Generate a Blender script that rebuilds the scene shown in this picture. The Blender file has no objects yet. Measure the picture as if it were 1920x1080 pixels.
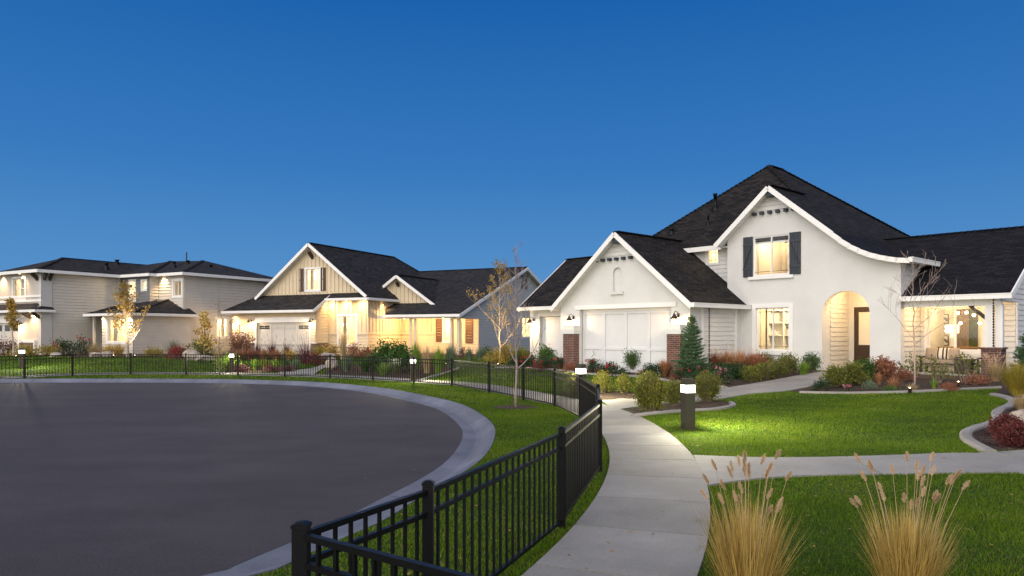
import bpy, math, random, numpy as np
from mathutils import Vector, Matrix
from mathutils.geometry import tessellate_polygon, delaunay_2d_cdt
from math import sin, cos, pi, radians, hypot, atan2
random.seed(7); rng = np.random.default_rng(7)
C = bpy.context.scene.collection
F = 1333.3; HZ = 624.0; CZ = 1.83
def T(x, y):
    r = hypot(x + 12.5, y - 15); t = min(1, max(0, (r - 18) / 9)); return .4 * t * t * (3 - 2 * t)
def at(px, py, z=None):
    """the ground point (or the point at height z) that the photo shows at px, py"""
    zz = 0.0
    for _ in range(40):
        Y = F * (CZ - zz) / (py - HZ); X = (px - 960) / F * Y
        if z is not None: zz = z
        else: zz = .5 * zz + .5 * T(X, Y)
    return X, Y, zz
# ---------------------------------------------------------------- materials
def nt(name):
    m = bpy.data.materials.new(name); m.use_nodes = True
    t = m.node_tree; b = t.nodes['Principled BSDF']; return m, t, b
def N(t, ty, **k):
    n = t.nodes.new(ty)
    for a, v in k.items():
        if a in n.inputs.keys(): n.inputs[a].default_value = v
        else: setattr(n, a, v)
    return n
def col(c): return (c[0], c[1], c[2], 1)
def ramp(t, fac, c0, c1, p0=.3, p1=.7):
    r = N(t, 'ShaderNodeValToRGB'); e = r.color_ramp.elements
    e[0].position = p0; e[0].color = col(c0); e[1].position = p1; e[1].color = col(c1)
    t.links.new(fac, r.inputs[0]); return r.outputs[0]
def objco(t, scale=(1, 1, 1), uv=False):
    tc = N(t, 'ShaderNodeTexCoord'); mp = N(t, 'ShaderNodeMapping'); mp.inputs['Scale'].default_value = scale
    t.links.new(tc.outputs['UV' if uv else 'Object'], mp.inputs[0]); return mp.outputs[0]
def noise(t, co, scale, detail=4, rough=.6):
    n = N(t, 'ShaderNodeTexNoise'); n.inputs['Scale'].default_value = scale; n.inputs['Detail'].default_value = detail
    n.inputs['Roughness'].default_value = rough; t.links.new(co, n.inputs['Vector']); return n.outputs['Fac']
def bump(t, b, h, dist=.01, st=.5):
    n = N(t, 'ShaderNodeBump'); n.inputs['Strength'].default_value = st; n.inputs['Distance'].default_value = dist
    t.links.new(h, n.inputs['Height']); t.links.new(n.outputs[0], b.inputs['Normal'])
def basic(name, c, rough=.6, var=.12, sc=3, bsc=60, bd=.003, metal=0, spec=.3, coat=0):
    m, t, b = nt(name); co = objco(t)
    c0 = [max(0, v * (1 - var)) for v in c]; c1 = [v * (1 + var) for v in c]
    t.links.new(ramp(t, noise(t, co, sc), c0, c1), b.inputs['Base Color'])
    b.inputs['Roughness'].default_value = rough; b.inputs['Metallic'].default_value = metal
    b.inputs['Specular IOR Level'].default_value = spec
    if bd: bump(t, b, noise(t, co, bsc), bd)
    return m
def emis(name, c, s):
    m, t, b = nt(name); b.inputs['Base Color'].default_value = col((.8, .8, .8))
    b.inputs['Emission Color'].default_value = col(c); b.inputs['Emission Strength'].default_value = s; return m
def leafm(name, c0, c1, trans=.35, rough=.55):
    m, t, b = nt(name); a = N(t, 'ShaderNodeAttribute'); a.attribute_name = 'v'
    cr = ramp(t, a.outputs['Fac'], c0, c1, 0, 1); t.links.new(cr, b.inputs['Base Color'])
    b.inputs['Roughness'].default_value = rough; b.inputs['Specular IOR Level'].default_value = .25
    tr = N(t, 'ShaderNodeBsdfTranslucent'); t.links.new(cr, tr.inputs[0])
    mx = N(t, 'ShaderNodeMixShader'); mx.inputs[0].default_value = trans
    t.links.new(b.outputs[0], mx.inputs[1]); t.links.new(tr.outputs[0], mx.inputs[2])
    t.links.new(mx.outputs[0], t.nodes['Material Output'].inputs[0]); return m
M = {}
M['stucco'] = basic('stucco', (.60, .595, .57), .9, .06, .7, 22, .02)
M['white_siding'] = basic('white_siding', (.60, .595, .57), .65, .04, 2, 40, .001)
M['trim'] = basic('white_trim', (.74, .73, .70), .5, .03, 2, 40, .0005)
M['garage_white'] = basic('garage_white', (.56, .57, .58), .5, .03, 2, 40, .0005)
M['greige'] = basic('greige_siding', (.54, .505, .44), .7, .05, 2, 40, .001)
M['greige_stucco'] = basic('greige_stucco', (.47, .43, .37), .9, .04, 1, 80, .004)
M['slate_siding'] = basic('slate_siding', (.17, .17, .175), .7, .06, 2, 40, .001)
M['tan'] = basic('tan_siding', (.60, .50, .345), .7, .05, 2, 40, .001)
M['pale_siding'] = basic('pale_siding', (.50, .49, .46), .7, .04, 2, 40, .001)
M['cream_door'] = basic('cream_door', (.55, .52, .46), .5, .03, 2, 40, .0005)
M['dark_shutter'] = basic('slate_shutter', (.035, .042, .052), .5, .15, 5, 50, .001)
M['brown_shutter'] = basic('brown_shutter', (.085, .05, .037), .5, .15, 5, 50, .001)
M['rust_shutter'] = basic('rust_shutter', (.15, .068, .036), .5, .12, 5, 50, .001)
M['dark_wood'] = basic('dark_wood', (.05, .035, .027), .5, .25, 8, 50, .001)
M['door'] = basic('brown_door', (.045, .026, .015), .4, .15, 8, 50, .0005)
M['bronze'] = basic('bronze_metal', (.05, .035, .025), .35, .1, 5, 50, 0, .6)
M['black_metal'] = basic('black_fence_metal', (.0035, .0035, .004), .4, .2, 20, 200, .0003, 0, .22)
M['bollard'] = basic('bollard_metal', (.085, .075, .05), .45, .06, 5, 200, .0003, .5)
M['interior'] = basic('interior_wall', (.72, .66, .55), .8, .03, 2, 40, 0)
M['oak'] = basic('oak_wood', (.30, .16, .07), .5, .2, 6, 50, .001)
M['fabric'] = basic('taupe_fabric', (.30, .24, .18), .9, .08, 30, 300, .001)
M['cream_fabric'] = basic('cream_fabric', (.6, .54, .44), .9, .05, 30, 300, .001)
M['dark_fabric'] = basic('dark_fabric', (.04, .03, .025), .9, .05, 30, 300, .001)
M['curtain'] = basic('curtain', (.52, .45, .33), .9, .08, 10, 100, .001)
M['bark'] = basic('bark', (.17, .13, .10), .85, .35, 14, 90, .01)
M['pale_bark'] = basic('pale_bark', (.42, .34, .25), .8, .25, 14, 90, .005)
M['grey_bark'] = basic('grey_bark', (.27, .21, .19), .85, .3, 14, 90, .006)
M['rock'] = basic('boulder', (.33, .28, .24), .9, .4, 2.5, 14, .05)
M['terracotta'] = basic('terracotta', (.35, .11, .05), .7, .1, 5, 50, .001)
M['red_paint'] = basic('red_cloth', (.5, .06, .02), .7, .1, 5, 50, 0)
M['green_reflection'] = basic('painted_reflection', (.07, .085, .035), .3, .5, 1.3, 50, 0)  # mottled green colour stands in for the reflection in dark window glass
M['bulb'] = emis('warm_bulb', (1, .72, .38), 14); M['shade'] = emis('lamp_shade_glow', (1, .78, .5), 3.2)
M['lens'] = emis('soffit_lens', (1, .75, .42), 12)
M['bollard_light'] = emis('bollard_glass', (1, .93, .80), 7)
def glass():
    m, t, b = nt('window_glass'); t.nodes.remove(b)
    g = N(t, 'ShaderNodeBsdfGlossy'); g.inputs['Roughness'].default_value = .03
    tr = N(t, 'ShaderNodeBsdfTransparent'); tr.inputs[0].default_value = (.95, .96, .95, 1)
    fr = N(t, 'ShaderNodeLayerWeight'); pw_ = N(t, 'ShaderNodeMath', operation='POWER'); pw_.inputs[1].default_value = 4; t.links.new(fr.outputs['Facing'], pw_.inputs[0])
    ma = N(t, 'ShaderNodeMath', operation='MULTIPLY_ADD'); ma.inputs[1].default_value = .6; ma.inputs[2].default_value = .03; t.links.new(pw_.outputs[0], ma.inputs[0])
    mx = N(t, 'ShaderNodeMixShader'); t.links.new(ma.outputs[0], mx.inputs[0]); t.links.new(tr.outputs[0], mx.inputs[1])
    t.links.new(g.outputs[0], mx.inputs[2]); t.links.new(mx.outputs[0], t.nodes['Material Output'].inputs[0]); return m
M['glass'] = glass()
def dglass():
    m, t, b = nt('dark_glass'); b.inputs['Base Color'].default_value = (.03, .035, .03, 1); b.inputs['Roughness'].default_value = .08; return m
M['dark_glass'] = dglass()
def brickm(name, c1, c2, mortar, w, h, ms, bd=.012, rough=.85, squash=1):
    m, t, b = nt(name); co = objco(t, uv=True)
    br = N(t, 'ShaderNodeTexBrick'); br.inputs['Color1'].default_value = col(c1); br.inputs['Color2'].default_value = col(c2)
    br.inputs['Mortar'].default_value = col(mortar); br.inputs['Scale'].default_value = 1
    br.inputs['Brick Width'].default_value = w; br.inputs['Row Height'].default_value = h; br.inputs['Mortar Size'].default_value = ms
    br.inputs['Bias'].default_value = 0; t.links.new(co, br.inputs['Vector'])
    n = noise(t, co, 2.2, 5); mx = N(t, 'ShaderNodeMixRGB', blend_type='MULTIPLY'); mx.inputs[0].default_value = .6
    t.links.new(br.outputs['Color'], mx.inputs[1]); t.links.new(ramp(t, n, (.45, .45, .45), (1.3, 1.3, 1.3), .3, .75), mx.inputs[2])
    t.links.new(mx.outputs[0], b.inputs['Base Color']); b.inputs['Roughness'].default_value = rough
    b.inputs['Specular IOR Level'].default_value = .2
    ad = N(t, 'ShaderNodeMath', operation='SUBTRACT'); t.links.new(noise(t, co, 60), ad.inputs[0]); t.links.new(br.outputs['Fac'], ad.inputs[1])
    bump(t, b, ad.outputs[0], bd, .8); return m
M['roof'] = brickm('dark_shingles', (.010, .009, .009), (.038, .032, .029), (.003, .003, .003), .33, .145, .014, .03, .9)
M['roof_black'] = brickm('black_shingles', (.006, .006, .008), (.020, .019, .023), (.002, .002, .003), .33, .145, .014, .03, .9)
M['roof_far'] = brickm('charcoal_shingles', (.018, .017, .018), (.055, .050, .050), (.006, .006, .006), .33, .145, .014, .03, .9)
M['brick'] = brickm('red_brick', (.17, .058, .038), (.10, .045, .036), (.26, .22, .20), .215, .075, .009, .01)
M['stone'] = brickm('ledge_stone', (.17, .12, .085), (.33, .23, .15), (.05, .04, .035), .34, .085, .008, .03)
def concrete(name, c0, c1):
    m, t, b = nt(name); co = objco(t)
    n1 = noise(t, co, .9, 6, .65); n2 = noise(t, co, 45, 3)
    mx = N(t, 'ShaderNodeMixRGB', blend_type='MULTIPLY'); mx.inputs[0].default_value = .5
    t.links.new(ramp(t, n1, c0, c1, .3, .7), mx.inputs[1]); t.links.new(ramp(t, n2, (.75, .75, .75), (1.15, 1.15, 1.15)), mx.inputs[2])
    at2 = N(t, 'ShaderNodeAttribute'); at2.attribute_name = 'v'; n3 = noise(t, co, .35, 4, .7)
    m2 = N(t, 'ShaderNodeMixRGB', blend_type='MULTIPLY'); m2.inputs[0].default_value = 1; t.links.new(mx.outputs[0], m2.inputs[1]); t.links.new(ramp(t, at2.outputs['Fac'], (.86, .86, .85), (1.12, 1.12, 1.13), 0, 1), m2.inputs[2])
    m3 = N(t, 'ShaderNodeMixRGB', blend_type='MULTIPLY'); m3.inputs[0].default_value = .7; t.links.new(m2.outputs[0], m3.inputs[1]); t.links.new(ramp(t, n3, (.78, .77, .75), (1.1, 1.1, 1.1), .35, .65), m3.inputs[2])
    t.links.new(m3.outputs[0], b.inputs['Base Color']); b.inputs['Roughness'].default_value = .85
    bump(t, b, n2, .004); return m
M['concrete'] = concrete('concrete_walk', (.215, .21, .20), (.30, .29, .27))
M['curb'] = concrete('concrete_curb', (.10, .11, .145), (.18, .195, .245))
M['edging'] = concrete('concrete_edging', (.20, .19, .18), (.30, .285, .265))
def asphalt():
    m, t, b = nt('asphalt'); co = objco(t)
    mp = objco(t, (.5, 1, 1)); n1 = noise(t, mp, .8, 7, .7); n2 = noise(t, co, 48, 6, .85); n3 = noise(t, co, .25, 3)
    mx = N(t, 'ShaderNodeMixRGB', blend_type='MULTIPLY'); mx.inputs[0].default_value = 1
    t.links.new(ramp(t, n1, (.038, .034, .038), (.060, .052, .056), .3, .7), mx.inputs[1]); t.links.new(ramp(t, n2, (.5, .5, .5), (1.6, 1.6, 1.6), .35, .65), mx.inputs[2])
    m2 = N(t, 'ShaderNodeMixRGB', blend_type='MULTIPLY'); m2.inputs[0].default_value = .6
    t.links.new(mx.outputs[0], m2.inputs[1]); t.links.new(ramp(t, n3, (.82, .82, .83), (1.15, 1.14, 1.13), .3, .7), m2.inputs[2])
    t.links.new(m2.outputs[0], b.inputs['Base Color']); b.inputs['Roughness'].default_value = .8; b.inputs['Specular IOR Level'].default_value = .3
    bump(t, b, n2, .006, .7); return m
M['asphalt'] = asphalt()
def groundm(name, cs, sc, sc2, bd):
    m, t, b = nt(name); co = objco(t)
    v = N(t, 'ShaderNodeTexVoronoi'); v.inputs['Scale'].default_value = sc; t.links.new(co, v.inputs['Vector'])
    r = N(t, 'ShaderNodeValToRGB'); e = r.color_ramp.elements
    e[0].color = col(cs[0]); e[1].color = col(cs[-1])
    for i, c in enumerate(cs[1:-1]): x = e.new((i + 1) / (len(cs) - 1)); x.color = col(c)
    sp = N(t, 'ShaderNodeSeparateColor'); t.links.new(v.outputs['Color'], sp.inputs[0]); t.links.new(sp.outputs[0], r.inputs[0])
    mx = N(t, 'ShaderNodeMixRGB', blend_type='MULTIPLY'); mx.inputs[0].default_value = .8
    t.links.new(r.outputs[0], mx.inputs[1]); t.links.new(ramp(t, noise(t, co, sc2, 5), (.6, .6, .6), (1.3, 1.3, 1.3)), mx.inputs[2])
    t.links.new(mx.outputs[0], b.inputs['Base Color']); b.inputs['Roughness'].default_value = .95; b.inputs['Specular IOR Level'].default_value = .1
    bump(t, b, v.outputs['Distance'], bd, 1); return m
M['mulch'] = groundm('bark_mulch', [(.03, .021, .017), (.07, .048, .036), (.14, .105, .08), (.04, .032, .03)], 38, 1.5, .03)
M['turf'] = groundm('turf_soil', [(.018, .042, .007), (.03, .065, .010), (.05, .085, .014), (.035, .055, .012)], 40, .7, .02)
M['grass'] = leafm('grass_blades', (.045, .095, .004), (.175, .285, .010), .42, .7)
_e = [n for n in M['grass'].node_tree.nodes if n.type == 'VALTORGB'][0].color_ramp.elements; _e[1].position = .8; _x = _e.new(1.0); _x.color = (.30, .22, .09, 1)
LEAF = {
 'green': ((.022, .06, .012), (.07, .14, .03)), 'olive': ((.05, .07, .012), (.17, .17, .03)), 'yellow': ((.14, .13, .02), (.38, .28, .05)),
 'dark': ((.012, .03, .012), (.035, .07, .028)), 'red': ((.10, .015, .015), (.28, .04, .03)), 'maroon': ((.05, .014, .016), (.15, .035, .03)),
 'orange': ((.20, .10, .05), (.42, .22, .11)), 'rust': ((.14, .055, .03), (.33, .14, .08)), 'tan': ((.24, .18, .09), (.46, .36, .2)),
 'gold': ((.17, .095, .02), (.70, .47, .14)), 'blue': ((.07, .11, .07), (.17, .22, .14)), 'spruce': ((.028, .065, .03), (.10, .18, .085)),
 'fall': ((.10, .10, .02), (.40, .24, .06)), 'pinkf': ((.5, .06, .16), (.75, .3, .4)), 'redf': ((.3, .02, .03), (.55, .05, .07)),
 'plume': ((.40, .28, .16), (.60, .45, .29)), 'yolive': ((.03, .055, .008), (.19, .17, .025)), 'lime': ((.08, .15, .02), (.2, .3, .05)), 'purple': ((.06, .02, .025), (.15, .055, .06))}
LM = {k: leafm('leaf_' + k, [v * 1.35 for v in a], [min(.85, v * 1.35) for v in b]) for k, (a, b) in LEAF.items()}
# ---------------------------------------------------------------- mesh building
class MB:
    def __init__(s): s.v = []; s.f = []; s.c = []
    def face(s, pts, c=.5):
        i = len(s.v); s.v += [tuple(p) for p in pts]; s.f.append(tuple(range(i, i + len(pts)))); s.c.append(c)
    def box(s, x0, x1, y0, y1, z0, z1):
        if x0 > x1: x0, x1 = x1, x0
        if y0 > y1: y0, y1 = y1, y0
        if z0 > z1: z0, z1 = z1, z0
        i = len(s.v); s.v += [(x0, y0, z0), (x1, y0, z0), (x1, y1, z0), (x0, y1, z0), (x0, y0, z1), (x1, y0, z1), (x1, y1, z1), (x0, y1, z1)]
        for q in ((0, 3, 2, 1), (4, 5, 6, 7), (0, 1, 5, 4), (1, 2, 6, 5), (2, 3, 7, 6), (3, 0, 4, 7)): s.f.append(tuple(i + k for k in q)); s.c.append(.5)
        return s
    def prism(s, pts, vec, holes=()):
        """flat polygon (3D points, with holes) swept by vec"""
        vec = Vector(vec); loops = [[Vector(p) for p in pts]] + [[Vector(p) for p in h] for h in holes]
        flat = [p for l in loops for p in l]; tri = tessellate_polygon(loops); i = len(s.v); n = len(flat)
        s.v += [tuple(p) for p in flat] + [tuple(p + vec) for p in flat]
        for a, b, c in tri:
            nn = (flat[b] - flat[a]).cross(flat[c] - flat[a])
            if nn.dot(vec) > 0: a, b, c = a, c, b
            s.f.append((i + a, i + b, i + c)); s.f.append((i + n + a, i + n + c, i + n + b)); s.c += [.5, .5]
        k = 0
        for l in loops:
            for j in range(len(l)):
                a = k + j; b = k + (j + 1) % len(l); s.f.append((i + a, i + b, i + n + b, i + n + a)); s.c.append(.5)
            k += len(l)
        return s
    def bar(s, p0, p1, w, h, up=(0, 0, 1)):
        """box along p0-p1, w wide, h tall, centred"""
        p0 = Vector(p0); p1 = Vector(p1); d = (p1 - p0).normalized(); up = Vector(up)
        sd = d.cross(up)
        if sd.length < 1e-4: sd = d.cross(Vector((0, 1, 0)))
        sd.normalize(); u = sd.cross(d).normalized(); i = len(s.v)
        for p in (p0, p1):
            for a, b in ((-1, -1), (1, -1), (1, 1), (-1, 1)): s.v.append(tuple(p + sd * (a * w / 2) + u * (b * h / 2)))
        for q in ((0, 1, 2, 3), (7, 6, 5, 4), (0, 4, 5, 1), (1, 5, 6, 2), (2, 6, 7, 3), (3, 7, 4, 0)): s.f.append(tuple(i + k for k in q)); s.c.append(.5)
        return s
    def tube(s, path, rad, n=6, c=.5, cap=True):
        path = [Vector(p) for p in path]; i0 = len(s.v)
        if not hasattr(rad, '__len__'): rad = [rad] * len(path)
        for k, p in enumerate(path):
            d = (path[min(k + 1, len(path) - 1)] - path[max(k - 1, 0)])
            if d.length < 1e-6: d = Vector((0, 0, 1))
            d.normalize(); a = d.cross(Vector((.31, .95, .07))); a.normalize(); b = d.cross(a)
            for j in range(n): t = 2 * pi * j / n; s.v.append(tuple(p + (a * cos(t) + b * sin(t)) * rad[k]))
        for k in range(len(path) - 1):
            for j in range(n):
                a = i0 + k * n + j; b = i0 + k * n + (j + 1) % n; s.f.append((a, b, b + n, a + n)); s.c.append(c)
        if cap: s.f.append(tuple(i0 + j for j in range(n))[::-1]); s.f.append(tuple(i0 + (len(path) - 1) * n + j for j in range(n))); s.c += [c, c]
        return s
    def lathe(s, prof, o=(0, 0, 0), n=16):
        i0 = len(s.v)
        for r, z in prof:
            for j in range(n): t = 2 * pi * j / n; s.v.append((o[0] + r * cos(t), o[1] + r * sin(t), o[2] + z))
        for k in range(len(prof) - 1):
            for j in range(n):
                a = i0 + k * n + j; b = i0 + k * n + (j + 1) % n; s.f.append((a, b, b + n, a + n)); s.c.append(.5)
        return s
    def ball(s, o, r, n=10):
        return s.lathe([(r * sin(pi * k / n) + 1e-4, -r * cos(pi * k / n)) for k in range(n + 1)], o, n + 2)
    def build(s, name, mat, parent=None, smooth=False, uv=True, loc=None):
        me = bpy.data.meshes.new(name); me.from_pydata(s.v, [], s.f); me.materials.append(M.get(mat, None) if isinstance(mat, str) else mat)
        a = me.attributes.new('v', 'FLOAT', 'FACE'); a.data.foreach_set('value', s.c)
        if smooth: me.polygons.foreach_set('use_smooth', [True] * len(s.f))
        me.validate()
        if uv and len(s.f) < 20000:
            u = me.uv_layers.new(name='uv')
            for p in me.polygons:
                n = p.normal
                if abs(n.z) > .985: t = Vector((1, 0, 0)); w = Vector((0, 1, 0))
                else: t = Vector((0, 0, 1)).cross(n).normalized(); w = n.cross(t)
                for li in p.loop_indices:
                    q = me.vertices[me.loops[li].vertex_index].co; u.data[li].uv = (q.dot(t), q.dot(w))
        o = bpy.data.objects.new(name, me); C.objects.link(o)
        if parent: o.parent = parent
        if loc: o.location = loc
        return o
def B(x0, x1, y0, y1, z0, z1): return MB().box(x0, x1, y0, y1, z0, z1)
LABELS = []
def tag(o, label=None, cat=None, group=None, kind=None):
    if label: o['label'] = label; LABELS.append(label)
    if cat: o['category'] = cat
    if group: o['group'] = group
    if kind: o['kind'] = kind
    return o
def empty(name, loc=(0, 0, 0), rz=0):
    o = bpy.data.objects.new(name, None); C.objects.link(o); o.location = loc; o.rotation_euler = (0, 0, rz); o.empty_display_size = .3; return o
WARM = (1, .635, .29)
def plight(parent, loc, w, c=WARM, r=.05):
    w *= 2.6
    l = bpy.data.lights.new('lamp_light', 'POINT'); l.energy = w; l.color = c; l.shadow_soft_size = r
    o = bpy.data.objects.new('lamp_light', l); C.objects.link(o); o.parent = parent; o.location = loc; return o
def slight(parent, loc, d, w, ang=110, c=WARM, r=.04, blend=.8):
    w *= 3.0
    l = bpy.data.lights.new('spot_light', 'SPOT'); l.energy = w; l.color = c; l.shadow_soft_size = r; l.spot_size = radians(ang); l.spot_blend = blend
    o = bpy.data.objects.new('spot_light', l); C.objects.link(o); o.parent = parent; o.location = loc
    o.rotation_euler = Vector(d).to_track_quat('-Z', 'Y').to_euler(); return o
class House:
    """a house frame: local x along its front to the right, local y into the house, placed on the plot"""
    def __init__(s, name, th, px, Y):
        s.t = radians(th); s.e1 = (cos(s.t), -sin(s.t)); s.e2 = (sin(s.t), cos(s.t)); s.o = ((px - 960) / F * Y, Y)
        s.root = empty(name, (s.o[0], s.o[1], 0), -s.t)
    def a(s, px, b):
        k = (px - 960) / F; X = s.o[0] + b * s.e2[0]; Y = s.o[1] + b * s.e2[1]; return (k * Y - X) / (s.e1[0] - k * s.e1[1])
    def b(s, px, a):
        k = (px - 960) / F; X = s.o[0] + a * s.e1[0]; Y = s.o[1] + a * s.e1[1]; return (k * Y - X) / (s.e2[0] - k * s.e2[1])
    def z(s, py, a, b): return CZ - (py - HZ) / F * (s.o[1] + a * s.e1[1] + b * s.e2[1])
    def w(s, a, b): return (s.o[0] + a * s.e1[0] + b * s.e2[0], s.o[1] + a * s.e1[1] + b * s.e2[1])
    def loc(s, x, y): dx = x - s.o[0]; dy = y - s.o[1]; return (dx * s.e1[0] + dy * s.e1[1], dx * s.e2[0] + dy * s.e2[1])
# wall faces: 'f' lies in a plane of constant y facing -y ; 's' in a plane of constant x facing +x. u,z are in-plane coordinates
def P3(ax, c, u, z): return (u, c, z) if ax == 'f' else (c, u, z)
def wall(mb, ax, c, out, th=.2, holes=()):
    v = (0, th, 0) if ax == 'f' else (-th, 0, 0)
    mb.prism([P3(ax, c, u, z) for u, z in out], v, [[P3(ax, c, u, z) for u, z in h] for h in holes]); return mb
def R4(u0, u1, z0, z1): return [(u0, z0), (u1, z0), (u1, z1), (u0, z1)]
def clip(poly, z, keep_above):
    out = []; n = len(poly)
    for i in range(n):
        p = poly[i]; q = poly[(i + 1) % n]; a = (p[1] >= z) == keep_above or p[1] == z; b = (q[1] >= z) == keep_above or q[1] == z
        if a: out.append(p)
        if a != b and abs(q[1] - p[1]) > 1e-9: t = (z - p[1]) / (q[1] - p[1]); out.append((p[0] + t * (q[0] - p[0]), z))
    return out
def laps(mb, ax, c, out, holes=(), pitch=.18, d=.022, gap=.009):
    """overlapping boards on a wall face: each course leans out at its lower edge"""
    loops = [[Vector((u, z, 0)) for u, z in out]] + [[Vector((u, z, 0)) for u, z in h] for h in holes]
    flat = [p for l in loops for p in l]; tris = [[(flat[k][0], flat[k][1]) for k in t] for t in tessellate_polygon(loops)]
    z0 = min(z for u, z in out); z1 = max(z for u, z in out); s = -1 if ax == 'f' else 1
    k = 0
    while z0 + k * pitch < z1:
        lo = z0 + k * pitch + gap; hi = lo + pitch - gap; k += 1  # open gap added between courses so shade darkens the joint lines
        for t in tris:
            q = clip(clip(t, lo, True), hi, False)
            if len(q) < 3: continue
            pts = [P3(ax, c + s * (d * (hi - z) / pitch + .002), u, z) for u, z in q]
            mb.face(pts)
            for i in range(len(q)):
                a = q[i]; b = q[(i + 1) % len(q)]
                if abs(a[1] - lo) < 1e-6 and abs(b[1] - lo) < 1e-6 and abs(a[0] - b[0]) > 1e-5:
                    mb.face([P3(ax, c + s * (d + .002), a[0], lo), P3(ax, c + s * (d + .002), b[0], lo), P3(ax, c, b[0], lo), P3(ax, c, a[0], lo)])
    return mb
def inpoly(u, z, poly):
    r = False; n = len(poly)
    for i in range(n):
        x0, y0 = poly[i]; x1, y1 = poly[(i + 1) % n]
        if (y0 > z) != (y1 > z) and u < (x1 - x0) * (z - y0) / (y1 - y0) + x0: r = not r
    return r
def LAPS(root, name, mat, ax, c, out, holes=(), pitch=.18): return laps(MB(), ax, c, out, holes, pitch, .027 if mat == 'white_siding' else .045, .005 if mat == 'white_siding' else .013).build(name, mat, root)
def battens(mb, ax, c, out, holes=(), step=.4, w=.055, d=.045):
    us = [u for u, z in out]; s = -1 if ax == 'f' else 1; u = min(us) + step / 2; zmin = min(z for _, z in out); zmax = max(z for _, z in out)
    while u < max(us):
        z = zmin + .01; start = None
        while z < zmax + .03:
            ok = inpoly(u, z, out) and not any(min(h[0] for h in H_) - .12 < u < max(h[0] for h in H_) + .12 and min(h[1] for h in H_) - .1 < z < max(h[1] for h in H_) + .12 for H_ in holes)
            if ok and start is None: start = z
            if not ok and start is not None:
                if z - start > .1:
                    if ax == 'f': mb.box(u - w / 2, u + w / 2, c - d, c - .001, start, z - .02)
                    else: mb.box(c + .001, c + d, u - w / 2, u + w / 2, start, z - .02)
                start = None
            z += .03
        u += step
    return mb
def window(root, ax, c, u0, u1, z0, z1, vert=1, hor=0, frame='trim', trimw=.1, trimout=.03, grid=False, name='window', trim=True):
    """white frame in the opening, glass, muntins and outer casing"""
    s = -1 if ax == 'f' else 1; f = MB(); fw = .045; ci = c - s * .06
    def bx(mb, a0, a1, b0, b1, o0, o1):
        lo, hi = sorted((c + s * o0, c + s * o1))
        if ax == 'f': mb.box(a0, a1, lo, hi, b0, b1)
        else: mb.box(lo, hi, a0, a1, b0, b1)
    bx(f, u0, u1, z0, z0 + fw, -.11, -.03); bx(f, u0, u1, z1 - fw, z1, -.11, -.03)
    bx(f, u0, u0 + fw, z0 + fw, z1 - fw, -.11, -.03); bx(f, u1 - fw, u1, z0 + fw, z1 - fw, -.11, -.03)
    for k in range(vert):
        u = u0 + (u1 - u0) * (k + 1) / (vert + 1); bx(f, u - fw * .5, u + fw * .5, z0 + fw, z1 - fw, -.105, -.035)
    for k in range(hor):
        z = z0 + (z1 - z0) * (k + 1) / (hor + 1); bx(f, u0 + fw, u1 - fw, z - .015, z + .015, -.10, -.045)
    if trim:
        bx(f, u0 - trimw, u0, z0 - trimw, z1 + trimw, -.02, trimout); bx(f, u1, u1 + trimw, z0 - trimw, z1 + trimw, -.02, trimout)
        bx(f, u0, u1, z1, z1 + trimw, -.02, trimout - .003); bx(f, u0, u1, z0 - trimw, z0, -.02, trimout - .003)
    o = f.build(name, frame, root)
    g = MB()
    if ax == 'f': g.box(u0 + fw, u1 - fw, c + .068, c + .076, z0 + fw, z1 - fw)
    else: g.box(c - .076, c - .068, u0 + fw, u1 - fw, z0 + fw, z1 - fw)
    g.build('glass', 'glass', o)
    if grid:
        g = MB(); e = .16
        for u in (u0 + e, u1 - e): bx(g, u - .008, u + .008, z0 + fw, z1 - fw, -.066, -.058)
        for z in (z0 + e, z1 - e): bx(g, u0 + fw, u1 - fw, z - .008, z + .008, -.068, -.060)
        g.build('muntin', 'bronze', o)
    return o
def room(root, ax, c, u0, u1, z0, z1, depth, watts, pad=.5, zp=.4, th=.2, mat='interior', lamp=None, name='room'):
    """a lit room behind a window, open towards the wall"""
    m = MB(); t = .05; a0 = u0 - pad; a1 = u1 + pad; b0 = z0 - zp; b1 = z1 + zp * .6
    if ax == 'f':
        y0 = c + th + .002; y1 = c + th + depth
        m.box(a0, a1, y1, y1 + t, b0, b1).box(a0 - t, a0, y0, y1 + t, b0, b1).box(a1, a1 + t, y0, y1 + t, b0, b1).box(a0 - t, a1 + t, y0, y1 + t, b1, b1 + t).box(a0 - t, a1 + t, y0, y1 + t, b0 - t, b0)
        p = ((u0 + u1) / 2, c + th + depth * .5, b1 - .25)
    else:
        y0 = c - th - .002; y1 = c - th - depth
        m.box(y1 - t, y1, a0, a1, b0, b1).box(y1 - t, y0, a0 - t, a0, b0, b1).box(y1 - t, y0, a1, a1 + t, b0, b1).box(y1 - t, y0, a0 - t, a1 + t, b1, b1 + t).box(y1 - t, y0, a0 - t, a1 + t, b0 - t, b0)
        p = (c - th - depth * .5, (u0 + u1) / 2, b1 - .25)
    o = m.build(name, mat, root); plight(root, lamp or p, watts, (1, .73, .42), .12); return o
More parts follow.
